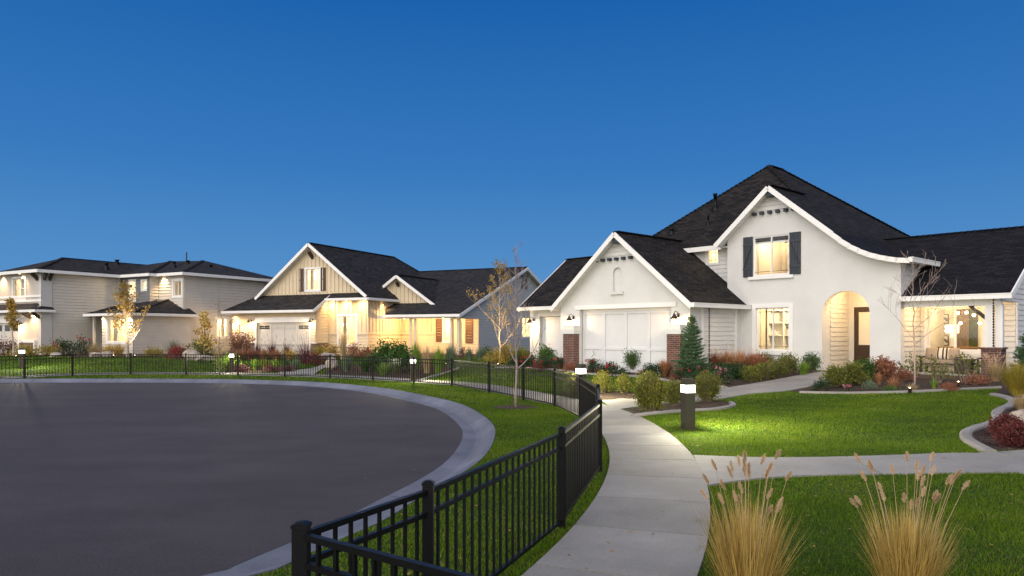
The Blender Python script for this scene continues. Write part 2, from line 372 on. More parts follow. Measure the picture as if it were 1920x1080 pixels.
def drapes(root, ax, c, u0, u1, z0, z1, inset=.45, cover=.28, mat='curtain', name='curtain'):
    s = 1 if ax == 'f' else -1
    for a, b in ((u0 - .05, u0 + (u1 - u0) * cover), (u1 - (u1 - u0) * cover, u1 + .05)):
        m = MB(); n = 24; pts = []
        for k in range(n + 1):
            u = a + (b - a) * k / n; pts.append((u, c + s * (inset + .035 * sin(k * 1.7))))
        for k in range(n):
            (p, y), (q, w) = pts[k], pts[k + 1]
            if ax == 'f': m.face([(p, y, z0 - .3), (q, w, z0 - .3), (q, w, z1 + .1), (p, y, z1 + .1)])
            else: m.face([(y, p, z0 - .3), (w, q, z0 - .3), (w, q, z1 + .1), (y, p, z1 + .1)])
        m.build(name, mat, root, True)
def roofslab(roof, soff, pts, th=.06):
    roof.prism(pts, (0, 0, -th)); soff.prism([(p[0], p[1], p[2] - th - .002) for p in pts], (0, 0, -.07))
def fascia(mb, p0, p1, h=.2, w=.05, dz=0):
    p0 = Vector(p0); p1 = Vector(p1); o = Vector((0, 0, -h / 2 + .005 + dz)); mb.bar(p0 + o, p1 + o, w, h)
def CAP(root, pts, mat='roof'):
    for p, q in zip(pts[:-1], pts[1:]):
        p = Vector(p); q = Vector(q); d = q - p; n = max(1, int(d.length / .22)); m = MB() if p == Vector(pts[0]) else m
        for k in range(n): m.bar(p + d * (k / n) + Vector((0, 0, .012)), p + d * ((k + 1.12) / n) + Vector((0, 0, .034)), .24, .022)
    return m.build('ridge_cap', mat, root)
def FAS(root, p0, p1, h=.2, w=.05, dz=0): m = MB(); fascia(m, p0, p1, h, w, dz); return m.build('barge_board', 'trim', root)
def sconce(root, a, b, z, watts, name='wall_lamp'):
    """gooseneck barn lamp on a wall facing -y"""
    m = MB(); m.tube([(a, b, z), (a, b - .1, z + .12), (a, b - .2, z + .16), (a, b - .28, z + .1), (a, b - .28, z + .02)], .014, 6)
    m.box(a - .05, a + .05, b - .02, b, z - .08, z + .08)
    o = m.build(name, 'bronze', root)
    MB().lathe([(.035, .06), (.05, .02), (.07, -.02), (.15, -.12), (.155, -.14), (.145, -.135), (.06, -.03), (.01, 0)], (a, b - .28, z), 18).build('shade', 'bronze', o, True)
    MB().ball((a, b - .28, z - .10), .04, 8).build('bulb', 'bulb', o, True)
    plight(root, (a, b - .28, z - .20), watts, WARM, .05)
def soffit(root, a, b, z, watts, d=(0, .1, -1), ang=120):
    MB().lathe([(.001, -.004), (.06, -.004), (.06, 0), (.001, 0)], (a, b, z), 12).build('soffit_light', 'lens', root)
    slight(root, (a, b, z - .05), d, watts, ang, WARM, .04, 1)
# ================================================================= HOUSE R : white gabled house
R = House('white_house', 48, 1687, 24.8); r = R.root
tag(r, 'white stucco house with arched entry, brick pilasters and black roof on the right', 'house')
st = MB(); sd = MB(); rf = MB(); rk = MB(); so = MB(); fa = MB(); dk = MB()
prof = [(-4.66, 7.64), (-2.16, 5.57), (-1.87, 5.31), (-1.55, 5.07), (-1.21, 4.87), (-.9, 4.72), (-.57, 4.60), (-.25, 4.51), (.06, 4.44), (.46, 4.39)]
arch = lambda cx, rr, z0, zs: [(cx - rr, z0)] + [(cx - rr * cos(pi * k / 16), zs + rr * sin(pi * k / 16)) for k in range(17)] + [(cx + rr, z0)]
aout = [(-6.72, .1), (0, .1)] + [(x, z - .12) for x, z in reversed(prof) if x < 0] + [(-6.72, 5.7)]
aout.insert(2, (0, 4.34))
up = R4(-5.53, -4.02, 4.13, 5.70); lw = R4(-5.41, -4.02, 1.13, 2.83); ar = arch(-1.87, .87, .3, 2.51)
wall(st, 'f', 0, [p for p in aout], .3, [up, lw, ar])
# siding in the top of the gable
tri = [(-5.72, 6.72), (-3.55, 6.72), (-3.55, 6.74), (-4.66, 7.50), (-5.72, 6.76)]
tri = [(-5.55, 6.72), (-3.62, 6.72), (-4.66, 7.50)]
LAPS(r, 'siding', 'white_siding', 'f', -.004, tri)
# right side of that block
wall(st, 's', 0, [(.30, .1), (5, .1), (5, 4.36), (.30, 4.36)], .2)
# entry recess
E2 = MB(); wall(E2, 's', -2.74, R4(.302, 2.41, .1, 3.6), .1); E2.build('entry_wall', 'stucco', r)
L_ = MB(); laps(L_, 's', -2.74, R4(.72, 2.22, .42, 3.55)); L_.build('entry_siding', 'white_siding', r)
wall(st, 'f', 2.41, R4(-2.84, -.2, .1, 3.6), .15, [R4(-2.55, -1.55, .42, 2.85)])
st.box(-.7, -.55, .302, 2.41, .1, 3.6); st.box(-2.74, -.7, .302, 2.41, 3.5, 3.6)
MB().box(-2.74, -.55, -.35, 2.41, .1, .41).build('entry_floor', 'concrete', r)
dr = MB(); dr.box(-2.55, -1.55, 2.44, 2.50, .42, 2.85); dr.box(-2.4, -1.7, 2.425, 2.44, .62, 1.25)
dro = B(-2.55, -2.38, 2.44, 2.5, .42, 2.85).box(-1.72, -1.55, 2.44, 2.5, .42, 2.85).box(-2.38, -1.72, 2.44, 2.5, .42, 1.35).box(-2.38, -1.72, 2.44, 2.5, 2.65, 2.85).box(-2.3, -1.8, 2.425, 2.44, .6, 1.2).build('front_door', 'door', r)
MB().box(-2.38, -1.72, 2.46, 2.475, 1.35, 2.65).build('door_glass', 'interior', dro)
MB().tube([(-1.64, 2.43, 1.2), (-1.64, 2.38, 1.22), (-1.64, 2.38, 1.42), (-1.64, 2.43, 1.44)], .012, 6).build('handle', 'bronze', dro)
plight(r, (-1.7, 1.0, 3.3), 40)
# recessed upper wall beside the gable
sw = R4(-7.99, -7.46, 4.84, 5.46)
wall(st, 'f', .5, R4(-12, -6.5, 2.5, 5.58), .2, [sw]); LAPS(r, 'siding', 'white_siding', 'f', .5, R4(-11.9, -6.73, 2.6, 5.5), [sw])
window(r, 'f', .5 - .024, -7.99, -7.46, 4.84, 5.46, 0, 0, grid=True, trimw=.07)
room(r, 'f', .5, -7.99, -7.46, 4.84, 5.46, 1.6, 16, .3, .3)
# big gable windows
w1 = window(r, 'f', 0, -5.53, -4.02, 4.13, 5.70, 1, 0, grid=True, trim=False)
room(r, 'f', 0, -5.53, -4.02, 4.13, 5.70, 3.4, 140, .7, .5, .3)
B(-5.72, -3.83, -.10, -.002, 3.98, 4.10).build('window_sill', 'trim', r)
B(-5.0, -4.15, 3.55, 3.64, 3.7, 5.15).box(-4.95, -4.2, 3.52, 3.55, 3.7, 5.1).build('interior_door', 'oak', r)
fan = MB(); fan.tube([(-4.75, 2.1, 5.95), (-4.75, 2.1, 5.62)], .02, 6)
for k in range(5): fan.bar((-4.75, 2.1, 5.62), (-4.75 + .5 * cos(k * 1.257), 2.1 + .5 * sin(k * 1.257), 5.62), .12, .012)
fan.build('ceiling_fan', 'bronze', r)
for (a0, a1) in ((-5.98, -5.55), (-4.0, -3.54)):
    s_ = MB(); n = 4; w_ = (a1 - a0) / n
    for k in range(n): s_.box(a0 + k * w_ + .006, a0 + (k + 1) * w_ - .006, -.045, -.004, 4.10, 5.74)
    o = s_.build('shutter', 'dark_shutter', r)
    q = MB(); q.box(a0 + .01, a1 - .01, -.07, -.046, 4.38, 4.48).box(a0 + .01, a1 - .01, -.07, -.046, 5.36, 5.46); q.bar((a0 + .05, -.058, 4.5 if a0 < -5 else 5.34), (a1 - .05, -.058, 5.34 if a0 < -5 else 4.5), .022, .07, (0, 1, 0)); q.build('shutter_brace', 'dark_shutter', o)
# lower window with bookcase room
window(r, 'f', 0, -5.41, -4.02, 1.13, 2.83, 1, 0, grid=True, trimw=.17, trimout=.05)
room(r, 'f', 0, -5.41, -4.02, 1.13, 2.83, 2.6, 105, .9, .75, .3)
# beam ends
for z, xs in ((6.64, [-5.79, -5.46, -5.13, -4.79, -4.46, -4.12, -3.80]), ):
    for x in xs: B(x - .07, x + .07, -.16, -.001, z - .07, z + .05).build('beam_end', 'dark_shutter', r)
for x in (-10.85, -10.5, -10.13, -9.77, -9.4, -9.02): B(x + .15 - .07, x + .15 + .07, -3.81, -3.651, 4.83, 4.95).build('beam_end', 'dark_shutter', r)
B(-4.8, -4.52, -.42, -.001, 7.22, 7.40).build('ridge_bracket', 'dark_shutter', r)
B(-9.6, -9.3, -4.02, -3.651, 5.50, 5.70).build('ridge_bracket', 'dark_shutter', r)
# garage gable
def gz(a): return 5.98 - .83 * abs(a + 9.45)
gd = R4(-11.75, -6.95, .15, 2.83); ni = arch(-9.62, .24, 3.55, 4.3)
gout = [(-12.9, .1), (-6.1, .1), (-6.1, gz(-6.1) - .12), (-9.45, 5.86), (-12.9, gz(-12.9) - .12)]
wall(st, 'f', -3.65, gout, .25, [gd, ni])
st.box(-9.9, -9.34, -3.56, -3.5, 3.5, 4.6); st.box(-9.95, -9.29, -3.74, -3.66, 3.42, 3.54)
LAPS(r, 'siding', 'white_siding', 'f', -3.654, [(-10.42, 5.02), (-8.48, 5.02), (-9.45, 5.83)])
B(-12.0, -6.7, -3.69, -3.652, 2.84, 3.02).build('door_header', 'trim', r)
def garage_door(root, a0, a1, b, z0, z1, cols, wins=False, mat='garage_white'):
    m = B(a0, a1, b, b + .05, z0, z1); st_ = .08; W = (a1 - a0) / cols
    for k in range(cols + 1): x = a0 + k * W; m.box(max(a0, x - st_), min(a1, x + st_), b - .045, b - .001, z0, z1)
    for z in ((z0 + .0, z0 + .12), (z0 + (z1 - z0) * .36, z0 + (z1 - z0) * .36 + .1), (z1 - .12, z1)):
        for k in range(cols): m.box(a0 + k * W + st_ + .002, a0 + (k + 1) * W - st_ - .002, b - .042, b - .001, z[0], z[1])
    return m.build('garage_door', mat, root)
garage_door(r, -11.7, -7.0, -3.42, .2, 2.74, 4); B(-11.75, -6.95, -3.44, -3.40, 2.74, 2.83).build('door_track', 'trim', r)
wall(st, 's', -6.1, [(-3.4, .1), (0, .1), (0, 3.02), (-3.4, 3.02)], .2)
LAPS(r, 'siding', 'white_siding', 's', -6.1, R4(-2.75, -.5, .45, 2.9)); B(-6.1, -6.06, -2.9, -2.75, .1, 2.98).box(-6.1, -6.06, -.5, -.36, .1, 2.98).build('corner_board', 'trim', r)
# third bay
sdoor = R4(-15.35, -13.0, .1, 2.62)
wall(st, 'f', -2.6, R4(-16, -12.7, .0, 2.98), .25, [sdoor]); garage_door(r, -15.3, -13.0, -2.38, .1, 2.6, 2)
wall(st, 's', -15.8, [(-2.35, 0), (3.0, 0), (3.0, 3.1), (.43, 5.5), (-2.35, 3.3)], .2)
B(-12.9, -12.7, -3.4, -2.6, 0, 3.0).build('garage_return', 'stucco', r)
# brick pilasters
for a0, a1 in ((-12.42, -11.77), (-6.92, -6.3)):
    p_ = B(a0, a1, -3.98, -3.652, .1, 1.78).build('brick_pilaster', 'brick', r)
    B(a0 - .05, a1 + .05, -4.03, -3.652, 1.782, 1.97).box(a0 + .02, a1 - .02, -3.96, -3.652, 1.97, 2.16).build('pilaster_cap', 'stucco', p_)
    sconce(r, (a0 + a1) / 2, -3.652, 2.50, 24)
sconce(r, -15.72, -2.602, 2.45, 40)
# roofs of house R
def GR(a, b): return (a, b, gz(a))
roofslab(rf, so, [GR(-9.45, -4.05), GR(-5.75, -4.05), GR(-5.75, -.004), GR(-6.73, -.004), GR(-6.73, .46), GR(-9.45, 1.2)])
roofslab(rf, so, [GR(-9.45, 1.2), GR(-13.1, 1.2), GR(-13.1, -4.05), GR(-9.45, -4.05)])
sz = lambda b: 3.06 + .757 * (b + 3.0)
roofslab(rf, so, [(-16.4, -3, sz(-3)), (-12.2, -3, sz(-3)), (-10, .43, sz(.43)), (-16.4, .43, sz(.43))])
roofslab(rf, so, [(-16.4, .43, 5.66), (-10, .43, 5.66), (-10, 3.9, 3.04), (-16.4, 3.9, 3.04)])
roofslab(rf, so, [(-12.5, .1, 5.55), (-7.0, .1, 5.55), (-2.13, .1, 5.55), (-7.56, 5, 9.76)])
roofslab(rf, so, [(-7.56, 5, 9.76), (-7.56, 6.3, 9.76), (-12.5, 11.3, 5.55), (-12.5, .1, 5.55)])
roofslab(rf, so, [(-7.56, 6.3, 9.76), (-2.16, 11.3, 5.57), (-12.5, 11.3, 5.55)])
roofslab(rf, so, [(-7.56, 5, 9.76), (-4.9, 2.6, 7.70), (-2.16, 1.5, 5.57), (-2.16, 11.3, 5.57), (-7.56, 6.3, 9.76)])
mz = lambda a: 7.64 - .886 * (-4.66 - a)
roofslab(rf, so, [(-4.66, -.45, 7.64), (-4.66, 2.9, 7.64), (-7.02, 2.9, 5.55), (-7.02, -.45, 5.55)])
roofslab(rf, so, [(-4.66, -.45, 7.64), (-2.16, -.45, 5.57), (-2.16, 3, 5.57), (-4.66, 3, 7.64)])
cur = prof[1:]
for k in range(len(cur) - 1):
    (x0, z0), (x1, z1) = cur[k], cur[k + 1]
    roofslab(rk, so, [(x0, -.45, z0), (x1, -.45, z1), (x1, 2.3 + (3 if x1 < 0 else 0), z1), (x0, 2.3 + (3 if x1 < 0 else 0), z0)])
wz = lambda b: 3.06 + .53 * (b + .05)
roofslab(rk, so, [(0.01, -.05, wz(-.05)), (3.25, -.05, wz(-.05)), (3.25, 5, wz(5)), (-4.5, 5, wz(5)), (-4.5, 2.6, wz(2.6)), (.01, 2.6, wz(2.6))])
roofslab(rk, so, [(3.25, 5, wz(5)), (3.25, 10.1, wz(-.05)), (-4.5, 10.1, wz(-.05)), (-4.5, 5, wz(5))])
for c_ in ([(-9.45, -4.0, 5.98), (-9.45, 1.1, 5.98)], [(-12.5, .1, 5.55), (-7.56, 5, 9.76), (-7.56, 6.3, 9.76), (-2.4, 11.1, 5.8)], [(-7.56, 5, 9.76), (-4.95, 2.65, 7.73)], [(-4.66, -.42, 7.64), (-4.66, 2.6, 7.64)], [(-16.4, .43, 5.66), (-11, .43, 5.66)], [(-2.6, 5, 5.74), (3.2, 5, 5.74)]): CAP(r, c_)
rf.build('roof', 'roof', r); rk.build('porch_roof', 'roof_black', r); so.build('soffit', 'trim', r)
# barge boards and gutters
for p0, p1 in (((-4.66, 7.64), (-7.02, 5.55)), ((-4.66, 7.64), (-2.16, 5.57))): FAS(r, (p0[0], -.48, p0[1] - .02), (p1[0], -.48, p1[1] - .02), .19)
for k in range(len(cur) - 1): FAS(r, (cur[k][0] - .02, -.48, cur[k][1] - .03), (cur[k + 1][0] + .02, -.48, cur[k + 1][1] - .03), .17)
for x in (-13.1, -5.75): FAS(r, (-9.45, -4.08, 5.96), (x, -4.08, gz(x) - .02), .19)
FAS(r, (-12.5, .07, 5.55), (-7.05, .07, 5.55), .2); FAS(r, (-16.43, -3, 3.04), (-16.43, .43, 5.64), .22)
FAS(r, (3.28, -.1, 3.05), (3.28, 5, 5.73), .19); FAS(r, (3.28, 5, 5.73), (3.28, 10.1, 3.05), .24)

for p0, p1 in (((-5.68, -4.1, 2.93), (-5.68, -.02, 2.93)), ((.52, -.5, 4.38), (.52, 2.25, 4.38)), ((-16.4, -3.07, 3.05), (-13.0, -3.07, 3.05)), ((.02, -.13, 3.06), (3.32, -.13, 3.06))):
    g = MB(); fascia(g, p0, p1, .15, .13); fascia(g, (p0[0], p0[1], p0[2] + .02), (p1[0], p1[1], p1[2] + .02), .03, .16); g.build('gutter', 'trim', r)
# porch wing
pw = [R4(.26, 1.97, 1.2, 2.72)]
wall(st, 'f', 2.0, R4(0.0, 2.75, .1, 3.4), .2, pw); LAPS(r, 'siding', 'white_siding', 'f', 2.0, R4(.02, 2.93, .45, 3.3), [R4(.14, 2.09, 1.08, 2.84)])
gw = [(2.0, .1), (10, .1), (10, 3.0), (5, 5.6), (.1, 3.05), (.1, 2.86), (2.0, 2.86)]
wall(st, 's', 2.95, gw, .2); LAPS(r, 'siding', 'white_siding', 's', 2.95, [(2.05, .45), (9.9, .45), (9.9, 3.0), (5, 5.6), (.15, 3.06), (.15, 2.88), (2.05, 2.88)])
B(2.951, 2.985, 1.98, 2.1, .1, 2.86).build('corner_board', 'trim', r)
LAPS(r, 'siding', 'white_siding', 's', 0, [(.34, .45), (1.95, .45), (1.95, 3.9), (2.4, 4.2), (2.4, 4.34), (.34, 4.34)]); B(0.0, .035, .0, .33, .1, 4.34).build('corner_board', 'stucco', r)
B(.04, 2.94, .22, .42, 2.72, 2.97).build('porch_beam', 'trim', r)
B(0, 2.74, .03, 2.0, 2.975, 3.0).build('porch_ceiling', 'trim', r)
B(0, 3.0, .05, 2.0, .1, .44).build('porch_floor', 'concrete', r)
pe = B(2.44, 3.0, .0, .56, .2, 1.30).build('brick_pedestal', 'brick', r); B(2.40, 3.04, -.04, .60, 1.302, 1.36).build('pedestal_cap', 'brick', pe)
for a0, a1, b0 in ((2.52, 2.74, .12), (2.80, 2.98, .24)): B(a0, a1, b0, b0 + .2, 1.362, 2.718).build('porch_post', 'trim', r)
MB().bar((2.05, .3, 2.74), (2.53, .22, 2.30), .1, .1).build('porch_brace', 'dark_wood', r)
window(r, 'f', 2.0, .26, 1.97, 1.2, 2.72, 0, 0, trimw=.12); B(1.08, 1.16, 2.03, 2.10, 1.245, 2.675).build('mullion', 'trim', r)
rm = MB(); rm.box(-1.2, 2.7, 5.6, 5.65, .45, 3.2).box(-1.25, -1.2, 2.21, 5.6, .45, 3.2).box(2.7, 2.74, 2.21, 5.6, .45, 3.2).box(-1.2, 2.7, 2.21, 5.6, 3.2, 3.25).box(-1.2, 2.7, 2.21, 5.6, .4, .45)
rm.build('dining_room', 'interior', r)
B(.05, 1.05, 5.52, 5.58, .9, 2.7).build('inner_window', 'green_reflection', r)
plight(r, (.9, 3.3, 3.0), 36, (1, .70, .38), .12); plight(r, (.8, 1.0, 2.85), 26, WARM, .06); plight(r, (2.2, .9, 2.85), 9, WARM, .06)
def chain(root, x, y, z0, z1):
    m = MB(); z = z0
    while z > z1: m.lathe([(.012, 0), (.028, -.02), (.030, -.05), (.012, -.075), (.012, 0)], (x, y, z), 8); z -= .085
    m.build('rain_chain', 'bronze', root)
chain(r, -5.68, -3.0, 2.78, .35); chain(r, 2.82, -.13, 2.9, 1.4)
# roof pipes
def pipe(h_, px, py, zf, hgt, rad=.06):
    best = min((abs(h_.z(py, h_.a(px, b * .02), b * .02) - zf(b * .02)), b * .02) for b in range(5, 300)); b = best[1]; a = h_.a(px, b)
    MB().lathe([(rad * 2.2, -.1), (rad * 2, .06), (rad, .1), (rad, hgt), (rad * 1.35, hgt), (rad * 1.35, hgt + .1), (.001, hgt + .1)], (a, b, zf(b)), 12).build('roof_vent', 'black_metal', h_.root, True)
mf = lambda b: 5.55 + .859 * (b - .1)
pipe(R, 1341, 392, mf, .62, .075); pipe(R, 1328, 422, mf, .35, .04); pipe(R, 1259, 437, mf, .12, .07)
st.build('wall', 'stucco', r); 
B(-12.4, -.1, 10.8, 11.0, .1, 5.4).box(-12.4, -12.2, .7, 10.8, .1, 5.4).box(-.1, 2.9, 9.9, 10.1, .1, 3.0).build('rear_wall', 'stucco', r)
# ================================================================= HOUSE M : tan cottage
Mh = House('tan_house', 25, 592, 47); m_ = Mh.root
tag(m_, 'tan board and batten house with gabled dark roof in the middle', 'house')
st = MB(); sd = MB(); bt = MB(); rf = MB(); so = MB(); fa = MB(); ps = MB(); pl = MB()
gdr = R4(-5.14, -.54, .1, 2.52); md = R4(-6.85, -6.0, .1, 2.42)
wall(st, 'f', 0, R4(-7.4, 0, .1, 3.25), .2, [gdr, md]); LAPS(m_, 'siding', 'tan', 'f', 0, [(-7.38, 1.1), (-.02, 1.1), (-.02, 3.2), (-7.38, 3.2)], [R4(-6.95, -5.9, 1.12, 2.55), R4(-5.3, -.4, 1.12, 2.86)], .19)
B(-5.3, -.40, -.06, -.002, 2.53, 2.88).box(-5.3, -5.16, -.055, -.002, .1, 2.53).box(-.53, -.40, -.055, -.002, .1, 2.53).build('door_casing', 'trim', m_)
gdo = garage_door(m_, -5.12, -.56, .12, .15, 2.5, 4, mat='cream_door')
for k, mt in enumerate(('dark_glass', 'glass', 'glass', 'dark_glass')):
    a0 = -4.98 + k * 1.16; w = MB(); w.box(a0, a0 + .86, .085, .10, 2.10, 2.32); w.build('door_window', 'dark_glass' if mt == 'dark_glass' else 'pale_siding', gdo)
    g = MB(); g.box(a0 + .42, a0 + .44, .07, .084, 2.10, 2.32).box(a0, a0 + .41, .07, .084, 2.2, 2.22).box(a0 + .45, a0 + .86, .07, .084, 2.2, 2.22); g.build('muntin', 'cream_door', gdo)
B(-6.83, -6.02, .1, .15, .15, 2.4).box(-6.7, -6.15, .08, .1, 1.4, 2.2).box(-6.7, -6.15, .08, .1, .4, 1.2).build('side_door', 'cream_door', m_)
for a0, a1 in ((-7.46, -6.98), (-5.88, -5.32), (-.38, .03)): B(a0, a1, -.08, -.002, .1, 1.12).build('stone_base', 'stone', m_)
B(.002, .08, -.08, 1.2, .1, 1.12).build('stone_base', 'stone', m_)
B(-7.5, -6.96, -.11, -.002, 1.122, 1.17).box(-5.9, -5.31, -.11, -.002, 1.122, 1.17).box(-.39, .11, -.11, -.002, 1.122, 1.17).build('stone_cap', 'trim', m_)
wall(st, 's', 0, [(.2, .1), (1.3, .1), (1.3, 4.1), (.2, 3.5)], .2); LAPS(m_, 'siding', 'tan', 's', 0, [(0.0, 1.17), (1.28, 1.17), (1.28, 4.15), (0, 3.35)], (), .19)
for a in (-7.2, -5.62, -.2): sconce(m_, a, -.05, 2.66, 30)
soffit(m_, -7.1, -.35, 3.22, 60)
uw = R4(-1.95, -.78, 4.76, 6.2); lw = R4(.88, 2.28, 1.02, 2.95)
gz2 = lambda a: 7.95 - .76 * abs(a + 1.37)
go = [(-5.8, 3.4), (.0, 3.4), (.0, .1), (3.25, .1), (3.25, gz2(3.25) - .13), (-1.37, 7.82), (-5.8, gz2(-5.8) - .13)]
wall(st, 'f', 1.3, go, .2, [uw, lw])
battens(bt, 'f', 1.3, [(-5.6, 4.0), (3.2, 4.0), (3.2, 4.3), (-1.37, 7.75), (-5.6, 4.5)], [uw], .33)
battens(bt, 'f', 1.3, R4(.02, 3.25, 1.85, 4.1), [lw], .36); LAPS(m_, 'siding', 'tan', 'f', 1.3, R4(.02, 3.25, .3, 1.72), [R4(.76, 2.4, .8, 1.71)], .19)
B(.02, .74, 1.22, 1.299, 1.72, 1.82).box(2.42, 3.3, 1.22, 1.299, 1.72, 1.82).box(3.251, 3.32, 1.22, 5.3, 1.72, 1.82).build('belt_course', 'tan', m_)
window(m_, 'f', 1.3, *[-1.95, -.78, 4.76, 6.2], trimw=.12, trimout=.04); room(m_, 'f', 1.3, -1.95, -.78, 4.76, 6.2, 2.2, 62, .5, .3); drapes(m_, 'f', 1.5, -1.95, -.78, 4.76, 6.2, .3, .22)
window(m_, 'f', 1.3, *[.88, 2.28, 1.02, 2.95], trimw=.14, trimout=.045); room(m_, 'f', 1.3, .88, 2.28, 1.02, 2.95, 2.4, 95, .6, .5); drapes(m_, 'f', 1.5, .88, 2.28, 1.02, 2.95, .3, .16)
def louvre(root, ax, c, u0, u1, z0, z1, mat, name='shutter'):
    s = MB(); fw = .05; sg = -1 if ax == 'f' else 1
    def bx(a0, a1, b0, b1, o0, o1):
        lo, hi = sorted((c + sg * o0, c + sg * o1))
        s.box(a0, a1, lo, hi, b0, b1) if ax == 'f' else s.box(lo, hi, a0, a1, b0, b1)
    bx(u0, u0 + fw, z0, z1, .003, .05); bx(u1 - fw, u1, z0, z1, .003, .05); bx(u0 + fw, u1 - fw, z0, z0 + fw, .003, .05); bx(u0 + fw, u1 - fw, z1 - fw, z1, .003, .05)
    zm = (z0 + z1) / 2; bx(u0 + fw, u1 - fw, zm - .03, zm + .03, .003, .05); bx(u0 + fw, u1 - fw, z0 + fw, z1 - fw, .003, .015)
    z = z0 + fw + .03
    while z < z1 - fw - .03: bx(u0 + fw, u1 - fw, z - .012, z + .012, .016, .04); z += .06
    return s.build(name, mat, root)
louvre(m_, 'f', 1.3, -2.55, -2.09, 4.68, 6.26, 'brown_shutter'); louvre(m_, 'f', 1.3, -.64, -.18, 4.68, 6.26, 'brown_shutter')
wall(st, 's', 3.25, [(1.5, .1), (5.3, .1), (5.3, 4.2), (1.5, 4.2)], .2); battens(bt, 's', 3.25, R4(1.32, 5.28, 1.85, 4.15), (), .36); LAPS(m_, 'siding', 'tan', 's', 3.25, R4(1.3, 5.28, .3, 1.72), (), .19)
B(3.2, 3.29, 1.24, 1.33, .1, 4.1).build('corner_board', 'tan', m_)
for a in (.35, 1.55, 2.9): soffit(m_, a, .80, 4.03, 62, (0, .5, -1), 145)
soffit(m_, 3.5, 2.8, 3.98, 40)
# right wing
wb = 5.3
win = [R4(6.68, 7.35, 1.24, 2.75)]
wall(st, 'f', wb, R4(3.25, 9.15, .1, 4.1), .2, win); battens(bt, 'f', wb, R4(3.3, 5.9, 1.85, 3.9), (), .36); LAPS(m_, 'siding', 'tan', 'f', wb, R4(3.27, 5.9, .3, 1.72), (), .19)
LAPS(m_, 'siding', 'tan', 'f', wb, R4(5.95, 9.34, .3, 3.9), [R4(6.56, 7.47, 1.12, 2.87)], .19)
B(3.3, 5.92, wb - .07, wb - .001, 1.72, 1.82).build('belt_course', 'tan', m_)
window(m_, 'f', wb - .02, 6.68, 7.35, 1.24, 2.75, 0, 0, trimw=.12, trimout=.04); room(m_, 'f', wb, 6.68, 7.35, 1.24, 2.75, 2, 60, .4, .3)
louvre(m_, 'f', wb - .024, 6.06, 6.53, 1.2, 2.8, 'rust_shutter'); louvre(m_, 'f', wb - .024, 8.38, 8.95, 1.12, 2.95, 'rust_shutter')
rz = lambda b: 3.03 + .36 * (b - 2)
rwin = R4(12.4, 14.0, 1.5, 3.0)
ro = [(5.5, .0), (23, .0), (23, 2.95), (12.6, rz(12.6) - .14), (2.2, 2.96), (2.2, 2.75), (5.5, 2.75)]
wall(ps, 's', 9.35, ro, .2, [rwin]); LAPS(m_, 'side_siding', 'pale_siding', 's', 9.35, [(5.35, .3), (22.9, .3), (22.9, 2.95), (12.6, rz(12.6) - .16), (2.25, 2.97), (2.25, 2.76), (5.35, 2.76)], [R4(12.28, 14.12, 1.38, 3.12), R4(12.1, 13.5, 5.1, 6.3)], .19)
B(9.33, 9.39, 5.24, 5.36, .1, 2.75).build('corner_board', 'tan', m_)
window(m_, 's', 9.37, 12.4, 14.0, 1.5, 3.0, 1, 2, trimw=.12, trimout=.04); room(m_, 's', 9.35, 12.4, 14.0, 1.5, 3.0, 2, 90, .4, .3)
louvre(m_, 's', 9.36, 12.25, 13.35, 5.2, 6.25, 'slate_siding', 'gable_vent')
for a0, a1 in ((5.85, 6.03), (6.2, 6.38), (8.9, 9.08), (9.4, 9.6)): B(a0, a1, 2.25, 2.43, .3, 2.76).build('porch_post', 'tan', m_)
B(3.3, 9.62, 2.22, 2.46, 2.76, 2.98).build('porch_beam', 'trim', m_); B(3.3, 9.1, 2.2, 5.28, .1, .36).build('porch_floor', 'concrete', m_)
MB().tube([(9.1, 2.0, 2.9), (9.2, 2.1, 2.75), (9.68, 2.3, 2.6), (9.68, 2.3, .4)], .045, 8).build('downspout', 'tan', m_)
plight(m_, (4.6, 3.6, 2.6), 95, WARM, .06); plight(m_, (7.6, 3.7, 2.6), 110, WARM, .06)
def MR(a, b): return (a, b, gz2(a))
roofslab(rf, so, [MR(-1.37, .85), MR(-1.37, 11), MR(-6.15, 15.8), MR(-6.15, .85)]); roofslab(rf, so, [MR(-1.37, .85), MR(3.45, .85), MR(3.45, 15.8), MR(-1.37, 11)]); roofslab(rf, so, [MR(-1.37, 11), MR(3.45, 15.8), MR(-6.15, 15.8)])
pz = lambda b: 3.36 + .62 * (b + .5)
roofslab(rf, so, [(-7.8, -.5, pz(-.5)), (.25, -.5, pz(-.5)), (.25, 1.1, pz(1.1)), (.25, 1.29, pz(1.29)), (-6.2, 1.29, pz(1.29))])
roofslab(rf, so, [(-7.8, -.5, pz(-.5)), (-6.2, 1.29, pz(1.29)), (-6.2, 9, pz(1.29)), (-7.8, 9, pz(-.5))])
roofslab(rf, so, [(.28, .75, 4.14), (3.62, .75, 4.14), (3.27, 1.29, 4.5), (.28, 1.29, 4.5)]); roofslab(rf, so, [(3.62, .75, 4.14), (3.62, 6, 4.14), (3.27, 6, 4.5), (3.27, 1.29, 4.5)])
roofslab(rf, so, [(4.1, 2, 3.03), (9.75, 2, 3.03), (9.75, 12.6, rz(12.6)), (-1.2, 12.6, rz(12.6)), (3.27, 5, rz(5)), (3.27, 3.2, rz(3.2))])
roofslab(rf, so, [(9.75, 12.6, rz(12.6)), (9.75, 23.2, 3.03), (-1.2, 23.2, 3.03), (-1.2, 12.6, rz(12.6))])
sg = lambda a: 5.84 - .68 * abs(a - 3.63)
